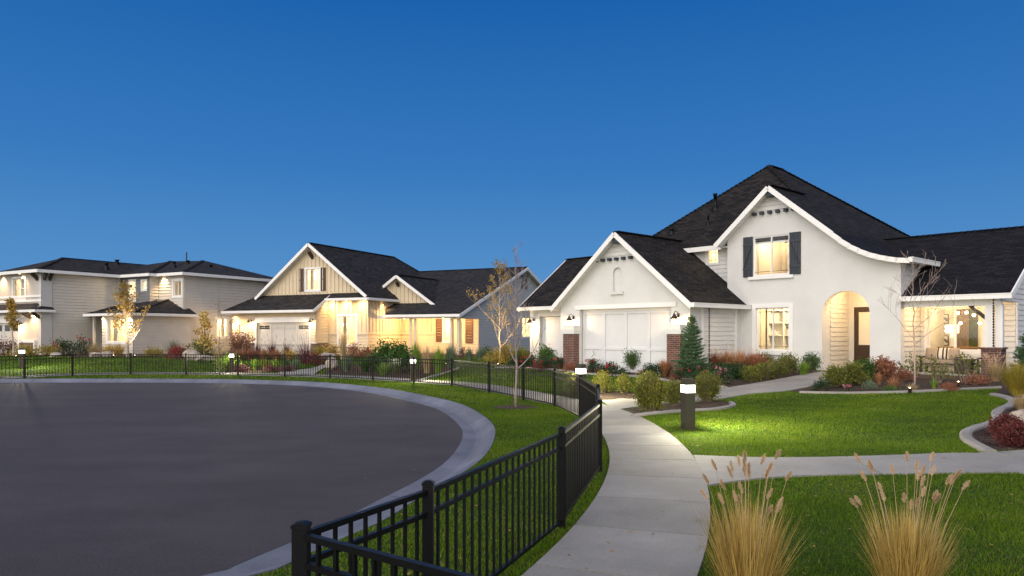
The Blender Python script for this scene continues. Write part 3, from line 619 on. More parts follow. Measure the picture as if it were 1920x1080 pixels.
roofslab(rf, so, [(3.63, 4, sg(3.63)), (6.75, 4, sg(6.75)), (6.75, 4.6, sg(6.75)), (3.63, 9.9, sg(3.63))]); roofslab(rf, so, [(3.63, 4, sg(3.63)), (3.63, 9.9, sg(3.63)), (1.8, 9.9, sg(1.8)), (1.8, 4, sg(1.8))])
go2 = [(1.9, 4.2), (3.3, 3.5), (6.5, 3.5), (6.5, sg(6.5) - .13), (3.63, 5.7), (1.9, sg(1.9) - .13)]
wall(st, 'f', 4.35, go2, .1); battens(bt, 'f', 4.35, go2, (), .33)
for c_ in ([(-1.37, .9, 7.95), (-1.37, 11, 7.95)], [(3.63, 4.05, 5.84), (3.63, 9.5, 5.84)], [(0, 12.6, rz(12.6)), (9.7, 12.6, rz(12.6))], [(-1.37, 11, 7.95), (.6, 13, 6.45)], [(-7.8, -.5, 3.36), (-6.2, 1.29, pz(1.29))]): CAP(m_, c_)
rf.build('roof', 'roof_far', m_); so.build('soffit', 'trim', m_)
for x in (-6.15, 3.45): FAS(m_, (-1.37, .82, 7.94), (x, .82, gz2(x) - .01), .2)
FAS(m_, (3.63, 3.97, 5.82), (6.75, 3.97, sg(6.75)), .19); FAS(m_, (3.63, 3.97, 5.82), (2.55, 3.97, sg(2.55)), .19)
FAS(m_, (9.78, 2, 3.0), (9.78, 12.6, rz(12.6) - .02), .2); FAS(m_, (9.78, 12.6, rz(12.6) - .02), (9.78, 23.2, 3.0), .26); FAS(m_, (.28, -.5, 3.36), (.28, 1.1, pz(1.1)), .2)

for p0, p1 in (((-7.85, -.56, 3.34), (.3, -.56, 3.34)), ((.2, .69, 4.12), (3.7, .69, 4.12)), ((3.68, .72, 4.12), (3.68, 6, 4.12)), ((4.0, 1.94, 3.01), (9.82, 1.94, 3.01)), ((-7.86, -.5, 3.34), (-7.86, 9, 3.34))):
    g = MB(); fascia(g, p0, p1, .17, .13); g.build('gutter', 'trim', m_)
MB().bar((-1.37, .9, 7.35), (-1.37, 1.3, 6.95), .16, .2).build('ridge_bracket', 'dark_wood', m_); MB().bar((3.63, 4.0, 5.35), (3.63, 4.3, 5.1), .16, .2).build('ridge_bracket', 'dark_wood', m_)
st.build('wall', 'tan', m_); bt.build('batten', 'tan', m_); ps.build('side_wall', 'pale_siding', m_); 
B(-7.4, -7.2, .2, 9, .1, 3.2).box(-5.8, -5.6, 1.6, 15, .1, 4.2).box(-5.6, 9.1, 22.6, 22.8, .1, 3).build('rear_wall', 'tan', m_)
# ================================================================= HOUSE L : greige two-storey
Lh = House('grey_house', 30, 97, 47); l_ = Lh.root
tag(l_, 'greige two storey house with hipped dark roof at the left', 'house')
st = MB(); gs = MB(); sd = MB(); sl = MB(); rf = MB(); so = MB(); fa = MB()
fb = Lh.b(78, 0); EZ = 5.93
def rect(h_, ax, c, px0, py0, px1, py1):
    if ax == 'f': u0, u1 = h_.a(px0, c), h_.a(px1, c); z1 = h_.z(py0, u0, c); z0 = h_.z(py1, (u0 + u1) / 2, c)
    else: u0, u1 = h_.b(px0, c), h_.b(px1, c); z1 = h_.z(py0, c, u0); z0 = h_.z(py1, c, (u0 + u1) / 2)
    return u0, u1, z0, z1
W1 = rect(Lh, 'f', fb, 25, 523, 48, 560); mid = (W1[0] + W1[1]) / 2
GD = (-9.4, Lh.a(36, fb), .1, 2.5)
wall(gs, 'f', fb, R4(-10.5, 0, .0, EZ - .1), .2, [R4(*W1), R4(*GD)])
B(-.2, 0, fb + .2, 0, .0, EZ - .12).build('corner_wall', 'greige_stucco', l_)
B(.001, .05, fb - .04, .0, .1, EZ - .14).box(-.3, .05, fb - .04, fb - .001, .1, EZ - .14).build('corner_pilaster', 'pale_siding', l_)
window(l_, 'f', fb, *W1, vert=1, hor=1, trimw=.13, trimout=.04); room(l_, 'f', fb, *W1, 2, 45, .5, .3); drapes(l_, 'f', fb + .2, *W1, .3, .25, 'pale_siding')
for z in (3.95, 4.25): B(-10.5, .07, fb - .07, fb - .042, z - .07, z + .07).build('band', 'trim', l_)
B(-10.4, GD[1] + .15, fb - .05, fb - .001, 2.5, 2.85).build('door_header', 'trim', l_); B(GD[1], GD[1] + .14, fb - .05, fb - .001, .1, 2.5).build('door_casing', 'trim', l_)
g_ = garage_door(l_, GD[0] + .02, GD[1] - .02, fb + .12, .1, 2.48, 6, mat='cream_door')
for k in range(6): a0 = GD[0] + .15 + k * (GD[1] - GD[0]) / 6; B(a0, a0 + .6, fb + .08, fb + .095, 1.95, 2.35).build('door_window', 'dark_glass', g_)
a0, a1, z0, z1 = rect(Lh, 'f', fb - .1, 37, 638, 66, 662); B(a0, a1 - .12, fb - .15, fb - .001, .1, z1 - .15).build('stone_base', 'stone', l_)
B(a0 - .05, a1, fb - .17, fb - .001, z1 - .148, z1).box(a1 - .118, a1, fb - .16, fb - .001, .1, z1 - .15).build('stone_surround', 'trim', l_)
B(-10.5, .06, fb - .06, fb - .001, 2.86, 3.0).build('lower_band', 'trim', l_)
# skirt roof over the garage
kz = 3.33
roofslab(rf, so, [(-11, fb - .6, kz), (.45, fb - .6, kz), (-.35, fb - .001, kz + .45), (-11, fb - .001, kz + .45)])
for p0, p1 in (((-11, fb - .64, kz), (.5, fb - .64, kz)), ((.47, fb - .6, kz), (.47, .0, kz))): FAS(l_, p0, p1, .16)
rf.prism([(.45, fb - .6, kz), (.45, 0, kz), (.06, 0, kz + .2), (.06, fb - .04, kz + .25)], (0, 0, -.05))
soffit(l_, Lh.a(66, fb), fb - .32, kz - .14, 70, (0, .4, -1), 120)
for px in (58, 76): a = Lh.a(px, fb); MB().bar((a, fb - .5, kz - .2), (a, fb - .05, kz - .5), .12, .2).build('eave_bracket', 'dark_wood', l_)
sconce(l_, Lh.a(40, fb), fb - .001, 2.45, 40)
for px in (6, 44): soffit(l_, Lh.a(px + 1, fb), fb - .28, EZ - .17, 75, (0, .35, -1), 110)
for a in (-.35, -8.5): MB().bar((a, fb - .45, EZ - .18), (a, fb - .03, EZ - .62), .13, .24).build('eave_bracket', 'dark_wood', l_)
for b in (fb + .1, fb + .45): MB().bar((.42, b, EZ - .18), (.07, b, EZ - .6), .12, .22).build('eave_bracket', 'dark_wood', l_)
# side walls
b1 = 4.73; b2 = 5.37
wall(st, 's', -.04, R4(0, b1 + .2, .0, EZ - .1), .2); LAPS(l_, 'siding', 'greige', 's', -.04, R4(0, b1, .3, EZ - .12), (), .2)
MB().tube([(.3, b1 - .25, EZ - .12), (.08, b1 - .25, EZ - .35), (.06, b1 - .25, 3.5)], .04, 6).build('downspout', 'greige', l_)
wA = rect(Lh, 'f', b1, 243, 527, 254, 563); wB = rect(Lh, 'f', b1, 267, 527, 275, 543); wC = rect(Lh, 'f', b2, 326, 527, 341, 555)
wall(st, 'f', b1, R4(-.1, 3.32, .1, EZ - .1), .15, [R4(*wA), R4(*wB)]); LAPS(l_, 'slate_siding', 'slate_siding', 'f', b1, R4(-.03, 3.3, 3.2, EZ - .12), [R4(*wA), R4(*wB)], .2)
for w_, dr_ in ((wA, 60), (wB, 30)): window(l_, 'f', b1 - .02, *w_, vert=0, trimw=.11, trimout=.035); 
r0 = (wA[0], wB[1], min(wA[2], wB[2]), wA[3]); room(l_, 'f', b1, *r0, 1.8, 75, .2, .2, .15)
MB().lathe([(.001, 0), (.17, .02), (.20, .4), (.15, .75), (.001, .78)], ((wA[0] + wA[1]) / 2 + .05, b1 + .55, wA[2] + .0), 14).build('red_vase', 'red_paint', l_, True)
wall(st, 's', 3.32, R4(b1 + .15, b2, .1, EZ - .1), .15); LAPS(l_, 'siding', 'greige', 's', 3.32, R4(b1, b2, 3.2, EZ - .12), (), .2)
wall(st, 'f', b2, R4(3.17, 6.1, .1, EZ - .1), .15, [R4(*wC)]); LAPS(l_, 'siding', 'greige', 'f', b2, R4(3.34, 6.08, 3.2, EZ - .12), [R4(*wC)], .2)
window(l_, 'f', b2 - .02, *wC, vert=1, trimw=.14, trimout=.035); room(l_, 'f', b2, *wC, 1.8, 42, .02, .3, .15); drapes(l_, 'f', b2 + .15, *wC, .25, .25)
soffit(l_, Lh.a(309, b2), b2 - .25, EZ - .15, 75, (0, .35, -1), 110)
wE = rect(Lh, 's', 6.1, 407, 597, 427, 632)
wall(st, 's', 6.1, R4(b2 + .15, 13.2, .0, EZ - .1), .2, [R4(*wE)]); LAPS(l_, 'siding', 'greige', 's', 6.1, R4(b2, 13.2, .3, EZ - .12), [R4(*wE)], .2)
window(l_, 's', 6.12, *wE, vert=1, trimw=.13, trimout=.035); room(l_, 's', 6.1, *wE, 2, 110, .4, .3); drapes(l_, 's', 5.9, *wE, .25, .25)
for b in (b2 + .06, 8.0, 12.0): B(6.124, 6.15, b - .06, b + .06, .2, EZ - .14).build('corner_board', 'greige', l_)
# lower front block
wD = rect(Lh, 'f', 1.5, 203, 598, 236, 641)
wall(st, 'f', 1.5, R4(3.2, 6.5, .0, 2.95), .15, [R4(*wD)]); LAPS(l_, 'siding', 'greige', 'f', 1.5, R4(3.22, 6.6, .3, 2.93), [R4(*wD)], .2)
wall(st, 's', 6.6, R4(1.65, 5.6, .0, 2.95), .1); LAPS(l_, 'siding', 'greige', 's', 6.6, R4(1.5, 5.6, .3, 2.93), (), .2)
B(2.2, 3.2, 2.5, 2.6, .0, 2.95).box(3.2, 3.3, 1.65, 2.5, 0, 2.95).build('porch_wall', 'greige', l_)
B(2.16, 2.28, 1.46, 1.58, .1, 2.95).build('porch_post', 'greige', l_)
window(l_, 'f', 1.48, *wD, vert=1, hor=0, trimw=.15, trimout=.04); room(l_, 'f', 1.5, *wD, 2.2, 80, .3, .3, .15); drapes(l_, 'f', 1.65, *wD, .25, .2)
for px in (194, 244): soffit(l_, Lh.a(px, 1.5), 1.25, 2.93, 75, (0, .35, -1), 110)
bz = 3.08
roofslab(rf, so, [(1.8, 1.1, bz), (7.0, 1.1, bz), (4.6, 5.2, 4.1), (3.4, 5.2, 4.1)]); roofslab(rf, so, [(7.0, 1.1, bz), (7.0, 5.8, bz), (6.16, 5.8, 3.5), (4.6, 5.36, 4.12), (4.6, 5.2, 4.1)])
roofslab(rf, so, [(1.8, 1.1, bz), (3.4, 5.2, 4.1), (.02, 4.7, 3.9), (.02, 2.4, 3.2)])
for p0, p1 in (((1.75, 1.06, bz), (7.05, 1.06, bz)), ((7.04, 1.06, bz), (7.04, 5.85, bz)), ((1.77, 1.1, bz), (.03, 2.4, 3.16))): FAS(l_, p0, p1, .17)
# upper hipped roofs
m0 = .395
roofslab(rf, so, [(.5, fb - .5, EZ), (-2.4, fb + 2.6, 7.08), (-5.4, fb - .5, EZ)])
roofslab(rf, so, [(.5, fb - .5, EZ), (.5, 4.4, EZ), (-2.0, 7.4, 6.95), (-2.4, 9.4, 7.08), (-2.4, fb + 2.6, 7.08)])
roofslab(rf, so, [(-2.4, fb + 2.6, 7.08), (-2.4, 9.4, 7.08), (-8, 9.4, 5.8), (-11, fb - .5, EZ - .01), (-5.4, fb - .5, EZ)])
roofslab(rf, so, [(.5, 4.35, EZ), (3.8, 4.35, EZ), (-1.54, 9.63, 7.47), (-2.3, 7.6, 7.0)])
roofslab(rf, so, [(3.8, 4.35, EZ), (3.8, 4.95, EZ), (.6, 9.3, 7.2), (-1.54, 9.63, 7.47)])
roofslab(rf, so, [(3.8, 4.95, EZ), (6.6, 4.95, EZ), (.65, 10.9, 7.51), (-1.54, 9.63, 7.47), (.6, 9.0, 7.1)])
roofslab(rf, so, [(6.6, 4.95, EZ), (6.6, 13.7, EZ), (.65, 10.9, 7.51)])
roofslab(rf, so, [(.65, 10.9, 7.51), (6.6, 13.7, EZ), (-9, 13.7, EZ), (-4, 10.5, 7.4)])
for p0, p1 in (((-11, fb - .54, EZ), (.54, fb - .54, EZ)), ((.54, fb - .54, EZ), (.54, 4.32, EZ)), ((.5, 4.31, EZ), (3.85, 4.31, EZ)), ((3.84, 4.31, EZ), (3.84, 4.91, EZ)), ((3.84, 4.91, EZ), (6.65, 4.91, EZ)), ((6.64, 4.91, EZ), (6.64, 13.75, EZ))): FAS(l_, p0, p1, .2)
for c_ in ([(.5, fb - .5, EZ), (-2.4, fb + 2.6, 7.08), (-2.4, 9.4, 7.08)], [(3.8, 4.35, EZ), (-1.54, 9.63, 7.47)], [(6.6, 4.95, EZ), (.65, 10.9, 7.51), (6.6, 13.7, EZ)], [(7.0, 1.1, bz), (4.6, 5.2, 4.1)], [(1.8, 1.1, bz), (3.4, 5.2, 4.1)]): CAP(l_, c_)
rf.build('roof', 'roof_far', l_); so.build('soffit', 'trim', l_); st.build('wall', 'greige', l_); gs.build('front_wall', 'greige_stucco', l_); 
for a, b, z, rr in ((-2.0, 5.6, 6.9, .13), (1.2, 9.2, 7.0, .12), (3.5, 9.5, 6.6, .1), (-.6, 4.0, 6.45, .1), (2.0, 7.5, 6.75, .1)): MB().lathe([(rr * 1.6, -.25), (rr * 1.5, .06), (rr, .08), (rr, .3), (rr * 1.3, .3), (rr * 1.3, .36), (.001, .37)], (a, b, z), 10).build('roof_vent', 'black_metal', l_, True)
MB().tube([(.2, 9.8, 7.3), (.2, 9.8, 8.1)], .05, 6).build('chimney_pipe', 'bronze', l_)
B(-10.5, -10.3, fb + .2, 13, 0, EZ - .1).box(-10.3, 6.1, 13.2, 13.35, 0, EZ - .1).build('rear_wall', 'greige', l_)
# ================================================================= GROUND
def spline(pts, n=6, closed=False):
    out = []; m = len(pts)
    for i in range(m if closed else m - 1):
        g = lambda k: Vector(pts[k % m] if closed else pts[min(max(k, 0), m - 1)])
        p0, p1, p2, p3 = g(i - 1), g(i), g(i + 1), g(i + 2)
        for k in range(n):
            t = k / n; out.append(.5 * ((2 * p1) + (p2 - p0) * t + (2 * p0 - 5 * p1 + 4 * p2 - p3) * t * t + (3 * p1 - p0 - 3 * p2 + p3) * t ** 3))
    if not closed: out.append(Vector(pts[-1]))
    return out
def g2(pts): return [at(*p)[:2] for p in pts]
def xy(v): return [(p[0], p[1]) for p in v]
def drape(name, poly, dz, mat, step=1.0, holes=(), zf=T, kind='structure', thick=0):
    """a sheet laid on the terrain inside an outline"""
    pts = [Vector(p) for p in poly]; n = len(pts); edges = [(i, (i + 1) % n) for i in range(n)]
    for h in holes: k = len(pts); pts += [Vector(p) for p in h]; edges += [(k + i, k + (i + 1) % len(h)) for i in range(len(h))]
    xs = [p[0] for p in poly]; ys = [p[1] for p in poly]; bx = min(xs); by = min(ys)
    nx = int((max(xs) - bx) / step); ny = int((max(ys) - by) / step)
    for i in range(1, nx + 1):
        for j in range(1, ny + 1):
            x = bx + i * step + .013; y = by + j * step + .017
            if inpoly(x, y, poly) and not any(inpoly(x, y, h) for h in holes): pts.append(Vector((x, y)))
    v, e, f, *_ = delaunay_2d_cdt(pts, edges, [], 0, 1e-5)
    me = MB(); me.v = [(p[0], p[1], zf(p[0], p[1]) + dz) for p in v]
    for t in f:
        cx = sum(v[k][0] for k in t) / 3; cy = sum(v[k][1] for k in t) / 3
        if inpoly(cx, cy, poly) and not any(inpoly(cx, cy, h) for h in holes): me.f.append(tuple(t)); me.c.append(.5)
    if thick:
        m = len(poly)
        idx = []
        for p in poly: idx.append(min(range(len(v)), key=lambda k: (v[k][0] - p[0]) ** 2 + (v[k][1] - p[1]) ** 2))
        for i in range(m):
            a, b = idx[i], idx[(i + 1) % m]; A_ = me.v[a]; B_ = me.v[b]; me.face([A_, B_, (B_[0], B_[1], B_[2] - thick), (A_[0], A_[1], A_[2] - thick)])
    o = me.build(name, mat, None, uv=False); o['kind'] = kind
    return o
back = g2([(520, 1068), (637, 1013), (720, 977), (790, 932), (853, 897), (897, 867), (920, 840), (929, 810), (917, 788), (877, 763), (835, 750), (751, 733), (680, 723.5), (584, 716), (440, 711.8), (300, 710.5), (150, 710.3), (0, 711)])
back = xy(spline(back, 8))
for _ in range(6): back = [back[0]] + [((back[i - 1][0] + back[i][0] * 2 + back[i + 1][0]) / 4, (back[i - 1][1] + 2 * back[i][1] + back[i + 1][1]) / 4) for i in range(1, len(back) - 1)] + [back[-1]]
loop = back + xy(spline([back[-1], (-26, 26.5), (-32, 23.5), (-42, 22), (-90, 21)], 6))[1:] + xy(spline([(-90, 3), (-30, 2), (-14, -1), (-7, .6), (-4, 3.2), back[0]], 6))[:-1]
def offs(c, d, closed=True):
    out = []; n = len(c)
    for i in range(n):
        a = c[(i - 1) % n] if closed or i > 0 else c[0]; b = c[(i + 1) % n] if closed or i < n - 1 else c[-1]
        t = Vector((b[0] - a[0], b[1] - a[1])).normalized(); out.append((c[i][0] - t[1] * d, c[i][1] + t[0] * d))
    return out
BIG = [(-160, -30), (160, -30), (160, 330), (-160, 330)]
Hole = loop
o = drape('ground', BIG, 0, 'turf', 6, [Hole]); bpy.data.objects.remove(o)
NEAR = [(-89, -20), (40, -20), (40, 75), (-89, 75)]
drape('ground', NEAR, 0, 'turf', 1.2, [Hole])
far_ = MB(); z_ = .397
for q in (((-900, 74.9), (900, 74.9), (900, 1500), (-900, 1500)), ((39.9, -60), (900, -60), (900, 75), (39.9, 75)), ((-900, 21), (-88.9, 21), (-88.9, 75), (-900, 75)), ((-900, -60), (-88.9, -60), (-88.9, 3), (-900, 3)), ((-88.9, -60), (40, -60), (40, -19.9), (-88.9, -19.9))): far_.face([(x, y, z_ if y > 10 or x > 20 or x < -80 else -.01) for x, y in q])
far_.build('far_ground', 'turf', None, uv=False)['kind'] = 'structure'
sgn = 1   # the loop runs anticlockwise seen from above, so +offset is inward
cx = offs(loop, .3)
if not inpoly(cx[40][0], cx[40][1], loop): sgn = -1
rings = [(0, -.25), (0, .012), (.07, .008), (.17, -.05), (.26, -.105), (.36, -.13), (.62, -.108)]
cb = MB(); rr = [[(p[0], p[1], z) for p in offs(loop, sgn * d)] for d, z in rings]; n = len(loop)
acc = 0
for i in range(n):
    j = (i + 1) % n; dd = hypot(loop[i][0] - loop[j][0], loop[i][1] - loop[j][1]); acc += dd
    for k in range(len(rings) - 1): cb.face([rr[k][i], rr[k][j], rr[k + 1][j], rr[k + 1][i]])
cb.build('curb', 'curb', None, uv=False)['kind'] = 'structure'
jt = MB(); acc = 0
for i in range(n):
    j = (i + 1) % n; acc += hypot(loop[i][0] - loop[j][0], loop[i][1] - loop[j][1])
    if acc > 3.0 and loop[i][0] > -40:
        acc = 0; t = Vector((loop[j][0] - loop[i][0], loop[j][1] - loop[i][1], 0)).normalized() * .006
        for k in range(1, len(rings) - 1):
            a = Vector(rr[k][i]); b = Vector(rr[k + 1][i]); u = Vector((0, 0, .003)); jt.face([a - t + u, a + t + u, b + t + u, b - t + u])
jt.build('curb_joint', 'black_metal', None, uv=False)['kind'] = 'structure'
inner = offs(loop, sgn * .61)
drape('road', inner, -.105, 'asphalt', 3, zf=lambda x, y: 0)
# ---- the fence line, then the sidewalk that follows it
fp = [(565, 978), (803, 901), (1053, 800), (1124, 749), (1121, 720.5), (1088, 702), (1040, 691), (981, 684.5), (917, 678), (847, 672), (776, 669.5), (699, 667), (619, 664.9), (534, 663.6), (446, 662.6), (349, 661.8), (245, 661.7), (136, 662.6), (46, 665)]
posts = [at(px, py, .95)[:2] for px, py in fp] + [(-22.6, 26.2), (-24.9, 25.3)]
fsp = xy(spline([(-1.6, 2.2)] + posts, 8))[8:]
for _ in range(3): fsp = [fsp[0]] + [((fsp[i - 1][0] + fsp[i][0] * 2 + fsp[i + 1][0]) / 4, (fsp[i - 1][1] + 2 * fsp[i][1] + fsp[i + 1][1]) / 4) for i in range(1, len(fsp) - 1)] + [fsp[-1]]
pre = [(-2.6, -.6), (-1.9, 1.2)]
walkl = offs(xy(spline(pre + fsp[::2], 3)), -.12, False); walkr = offs(xy(spline(pre + fsp[::2], 3)), -1.33, False)
walkpoly = walkl + walkr[::-1]
drape('sidewalk_base', walkpoly, .008, 'black_metal', 3)
def slabs(name, L, Rr, pitch, dz=.03, gap=.010, mat='concrete'):
    mb = MB(); acc = 0; cur = [0]
    seg = []; cum = [0]
    for i in range(1, len(L)): cum.append(cum[-1] + hypot((L[i][0] + Rr[i][0] - L[i - 1][0] - Rr[i - 1][0]) / 2, (L[i][1] + Rr[i][1] - L[i - 1][1] - Rr[i - 1][1]) / 2))
    def ev(s):
        s = min(max(s, 0), cum[-1] - 1e-6); i = max(k for k in range(len(cum)) if cum[k] <= s); i = min(i, len(cum) - 2); t = (s - cum[i]) / max(1e-9, cum[i + 1] - cum[i])
        f = lambda P: (P[i][0] + (P[i + 1][0] - P[i][0]) * t, P[i][1] + (P[i + 1][1] - P[i][1]) * t); return f(L), f(Rr)
    s = 0
    while s < cum[-1]:
        n_f = len(mb.f); e = min(s + pitch, cum[-1]); m = max(2, int((e - s) / .3)); pr = [ev(s + gap + (e - s - 2 * gap) * k / m) for k in range(m + 1)]
        rows = [[(p[0] + (q[0] - p[0]) * w, p[1] + (q[1] - p[1]) * w) for w in (0, .5, 1)] for p, q in pr]
        Z = lambda p: (p[0], p[1], T(*p) + dz)
        for k in range(m):
            for w in (0, 1): mb.face([Z(rows[k][w]), Z(rows[k][w + 1]), Z(rows[k + 1][w + 1]), Z(rows[k + 1][w])])
            for w in (0, 2): a = Z(rows[k][w]); b = Z(rows[k + 1][w]); mb.face([a, b, (b[0], b[1], b[2] - .06), (a[0], a[1], a[2] - .06)])
        for k in (0, m): a = Z(rows[k][0]); b = Z(rows[k][2]); mb.face([a, b, (b[0], b[1], b[2] - .025), (a[0], a[1], a[2] - .025)])
        cc = random.random(); mb.c[n_f:] = [cc] * (len(mb.f) - n_f)
        s = e
    o = mb.build(name, mat, None, uv=False); o['kind'] = 'structure'; return o
slabs('sidewalk', walkl, walkr, 1.25)
# cross path on the right
ct = g2([(1299, 856), (1410, 860), (1527, 860), (1660, 856.5), (1780, 852), (1920, 846.5)]); cbm = g2([(1325, 913), (1440, 898), (1580, 892), (1740, 890), (1893, 888), (2080, 886)])
ct += [(ct[-1][0] + 8, ct[-1][1] + 1.0)]; cbm += [(ct[-1][0] + .8, cbm[-1][1] + .8)]
CT = xy(spline(ct, 5)); CB = xy(spline(cbm, 5)); crosspoly = CT + CB[::-1]
drape('path_base', crosspoly, .004, 'black_metal', 3); slabs('cross_path', CT, CB, 2.35, .026)
# path to the arched entry
pu = xy(spline(g2([(1128, 752), (1198, 748.5), (1262, 744), (1310, 737), (1365, 728), (1457, 712.5), (1541, 698)]), 5))
plw = xy(spline(g2([(1150, 771), (1202, 763), (1262, 757), (1300, 755), (1340, 751), (1408, 739), (1481, 733)]) + [(R.w(-.4, -2.2)), (R.w(-1.0, -.36))], 5))
k_ = 31
def resample(P, n):
    cum = [0]
    for i in range(1, len(P)): cum.append(cum[-1] + hypot(P[i][0] - P[i - 1][0], P[i][1] - P[i - 1][1]))
    out = []
    for k in range(n):
        s = cum[-1] * k / (n - 1); i = min(max(j for j in range(len(cum)) if cum[j] <= s + 1e-9), len(cum) - 2); t = (s - cum[i]) / max(1e-9, cum[i + 1] - cum[i]); out.append((P[i][0] + (P[i + 1][0] - P[i][0]) * t, P[i][1] + (P[i + 1][1] - P[i][1]) * t))
    return out
pu = resample(pu, 31); plw = resample(plw, 31); entrypoly = pu + plw[::-1]
drape('entry_path_base', entrypoly, .006, 'black_metal', 3); slabs('entry_path', pu, plw, 1.9, .028)
# path to the tan house
mpoly = xy(spline(g2([(556, 703.5), (520, 700.5), (548, 696), (590, 690), (606, 684), (622, 684), (612, 689), (598, 696), (585, 703.5)]), 4, True))
drape('front_path', mpoly, .03, 'concrete', 2)
# mulch beds
_c = at(967, 764); drape('mulch_ring', [(_c[0] + (.55 + .06 * sin(3 * k)) * cos(k * pi / 8), _c[1] + (.5 + .05 * cos(5 * k)) * sin(k * pi / 8)) for k in range(16)], .012, 'mulch', 1.0)
RING = [(_c[0] + .5 * cos(k * pi / 8), _c[1] + .46 * sin(k * pi / 8)) for k in range(16)]
bedA = xy(spline(g2([(1160, 772.5), (1186, 784), (1234, 777.5), (1300, 773), (1344, 770), (1374, 763.5), (1371, 757), (1346, 751.5), (1300, 756), (1250, 758), (1202, 764)]), 4, True))
bedB = xy(spline(g2([(1128, 750), (1060, 741), (1062, 734), (1120, 733), (1190, 736), (1240, 740), (1250, 744), (1198, 747.5)]), 4, True))
bedC = xy(spline(g2([(930, 689), (985, 690), (1040, 693), (1100, 701), (1202, 706.5), (1263, 715.5), (1344, 725.5), (1366, 728), (1457, 713), (1535, 699.5)]), 4)) + [R.w(*p) for p in ((-3, .05), (-5.7, .05), (-6.1, -3.6), (-12.9, -3.6), (-12.9, -2.5), (-16.2, -2.5), (-17.6, -1.5))]
bedD = g2([(1481, 733.5), (1500, 736), (1587, 738), (1697, 736), (1784, 732), (1850, 729), (1878, 728), (1866, 736), (1860, 742), (1885, 747), (1899, 754), (1894, 762), (1876, 770), (1868, 778), (1872, 789), (1850, 799), (1826, 806), (1811, 816), (1818, 830), (1848, 847)])
bedD = xy(spline(bedD, 4)) + [(x, y + .02) for x, y in CT if x > bedD[-1][0] + .1] + [(26, 22), R.w(3.3, 1), R.w(3.1, -.02), R.w(-.6, -.02), R.w(-.4, -2.1)]
bedM1 = xy(spline(g2([(610, 702), (628, 688), (700, 684), (780, 683), (848, 688), (838, 697), (800, 704), (778, 713), (700, 706)]), 4, True))
bedM2 = xy(spline(g2([(395, 699.5), (425, 690), (480, 686), (545, 688), (556, 694), (520, 698), (470, 700)]), 4, True))
bedM3 = [Mh.w(*p) for p in ((-8.6, .2), (-8.4, -4.6), (-4, -5.6), (1, -5.0), (4, -2.2), (8, -1.2), (12, 0), (13, 6), (9.4, 8), (9.3, 5.4), (3.3, 5.2), (3.2, 1.3), (0, 0))]
bedL = [Lh.w(*p) for p in ((-12, fb), (-12, fb - 3.2), (-3, fb - 3.4), (3, -2.6), (8, -2.2), (11, 1), (13, 6), (11, 12), (6.3, 12), (6.2, 5.6), (6.6, 1.5), (2.2, 1.5), (.0, 2.5), (0, fb))]
beds = [bedA, bedB, bedC, bedD, bedM1, bedM2, bedM3, bedL]
M['mulch2'] = M['mulch']
for b_ in beds: drape('mulch_bed', b_, .012, 'mulch', 1.0)
def strip(name, P, w, h, dz=0):
    a = offs(P, w / 2, False); b = offs(P, -w / 2, False); mb = MB()
    for i in range(len(P) - 1):
        A0, A1, B0, B1 = a[i], a[i + 1], b[i], b[i + 1]; Z = lambda p, q: (p[0], p[1], T(*p) + q)
        i_ = .22; f = lambda p, q, t: (p[0] + (q[0] - p[0]) * t, p[1] + (q[1] - p[1]) * t)
        mb.face([Z(A0, -.03), Z(A1, -.03), Z(A1, h * .7), Z(A0, h * .7)]); mb.face([Z(A0, h * .7), Z(A1, h * .7), Z(f(A1, B1, i_), h), Z(f(A0, B0, i_), h)])
        mb.face([Z(f(A0, B0, i_), h), Z(f(A1, B1, i_), h), Z(f(A1, B1, 1 - i_), h), Z(f(A0, B0, 1 - i_), h)])
        mb.face([Z(f(A0, B0, 1 - i_), h), Z(f(A1, B1, 1 - i_), h), Z(B1, h * .7), Z(B0, h * .7)]); mb.face([Z(B0, h * .7), Z(B1, h * .7), Z(B1, -.03), Z(B0, -.03)])
    for p, q in ((a[0], b[0]), (b[-1], a[-1])):
        Z = lambda u, v: (u[0], u[1], T(*u) + v); f = lambda t: (p[0] + (q[0] - p[0]) * t, p[1] + (q[1] - p[1]) * t)
        mb.face([Z(p, -.03), Z(p, h * .7), Z(f(.22), h), Z(f(.78), h), Z(q, h * .7), Z(q, -.03)])
    o = mb.build(name, 'edging', None, uv=False); o['kind'] = 'structure'; return o
strip('bed_edging', xy(spline(g2([(1186, 783), (1234, 776.5), (1300, 772), (1344, 769), (1374, 762.5), (1371, 757)]), 8)), .13, .07)
strip('bed_edging', xy(spline(g2([(930, 690), (985, 691), (1040, 694), (1100, 702), (1202, 707.5), (1263, 716.5), (1344, 726), (1362, 729.5)]), 8)), .15, .07)
strip('bed_edging', xy(spline(g2([(1500, 737), (1587, 738.5), (1697, 736.5), (1784, 732.5), (1876, 728.5)]), 8)), .12, .06)
strip('bed_edging', xy(spline(g2([(1862, 742), (1885, 747), (1899, 754), (1894, 762), (1876, 770), (1868, 778), (1872, 789), (1850, 799), (1826, 806), (1811, 816), (1818, 830), (1856, 851)]), 8)), .18, .07)
strip('bed_edging', xy(spline(g2([(790, 714), (815, 706), (845, 697), (860, 691)]), 8)), .14, .07)
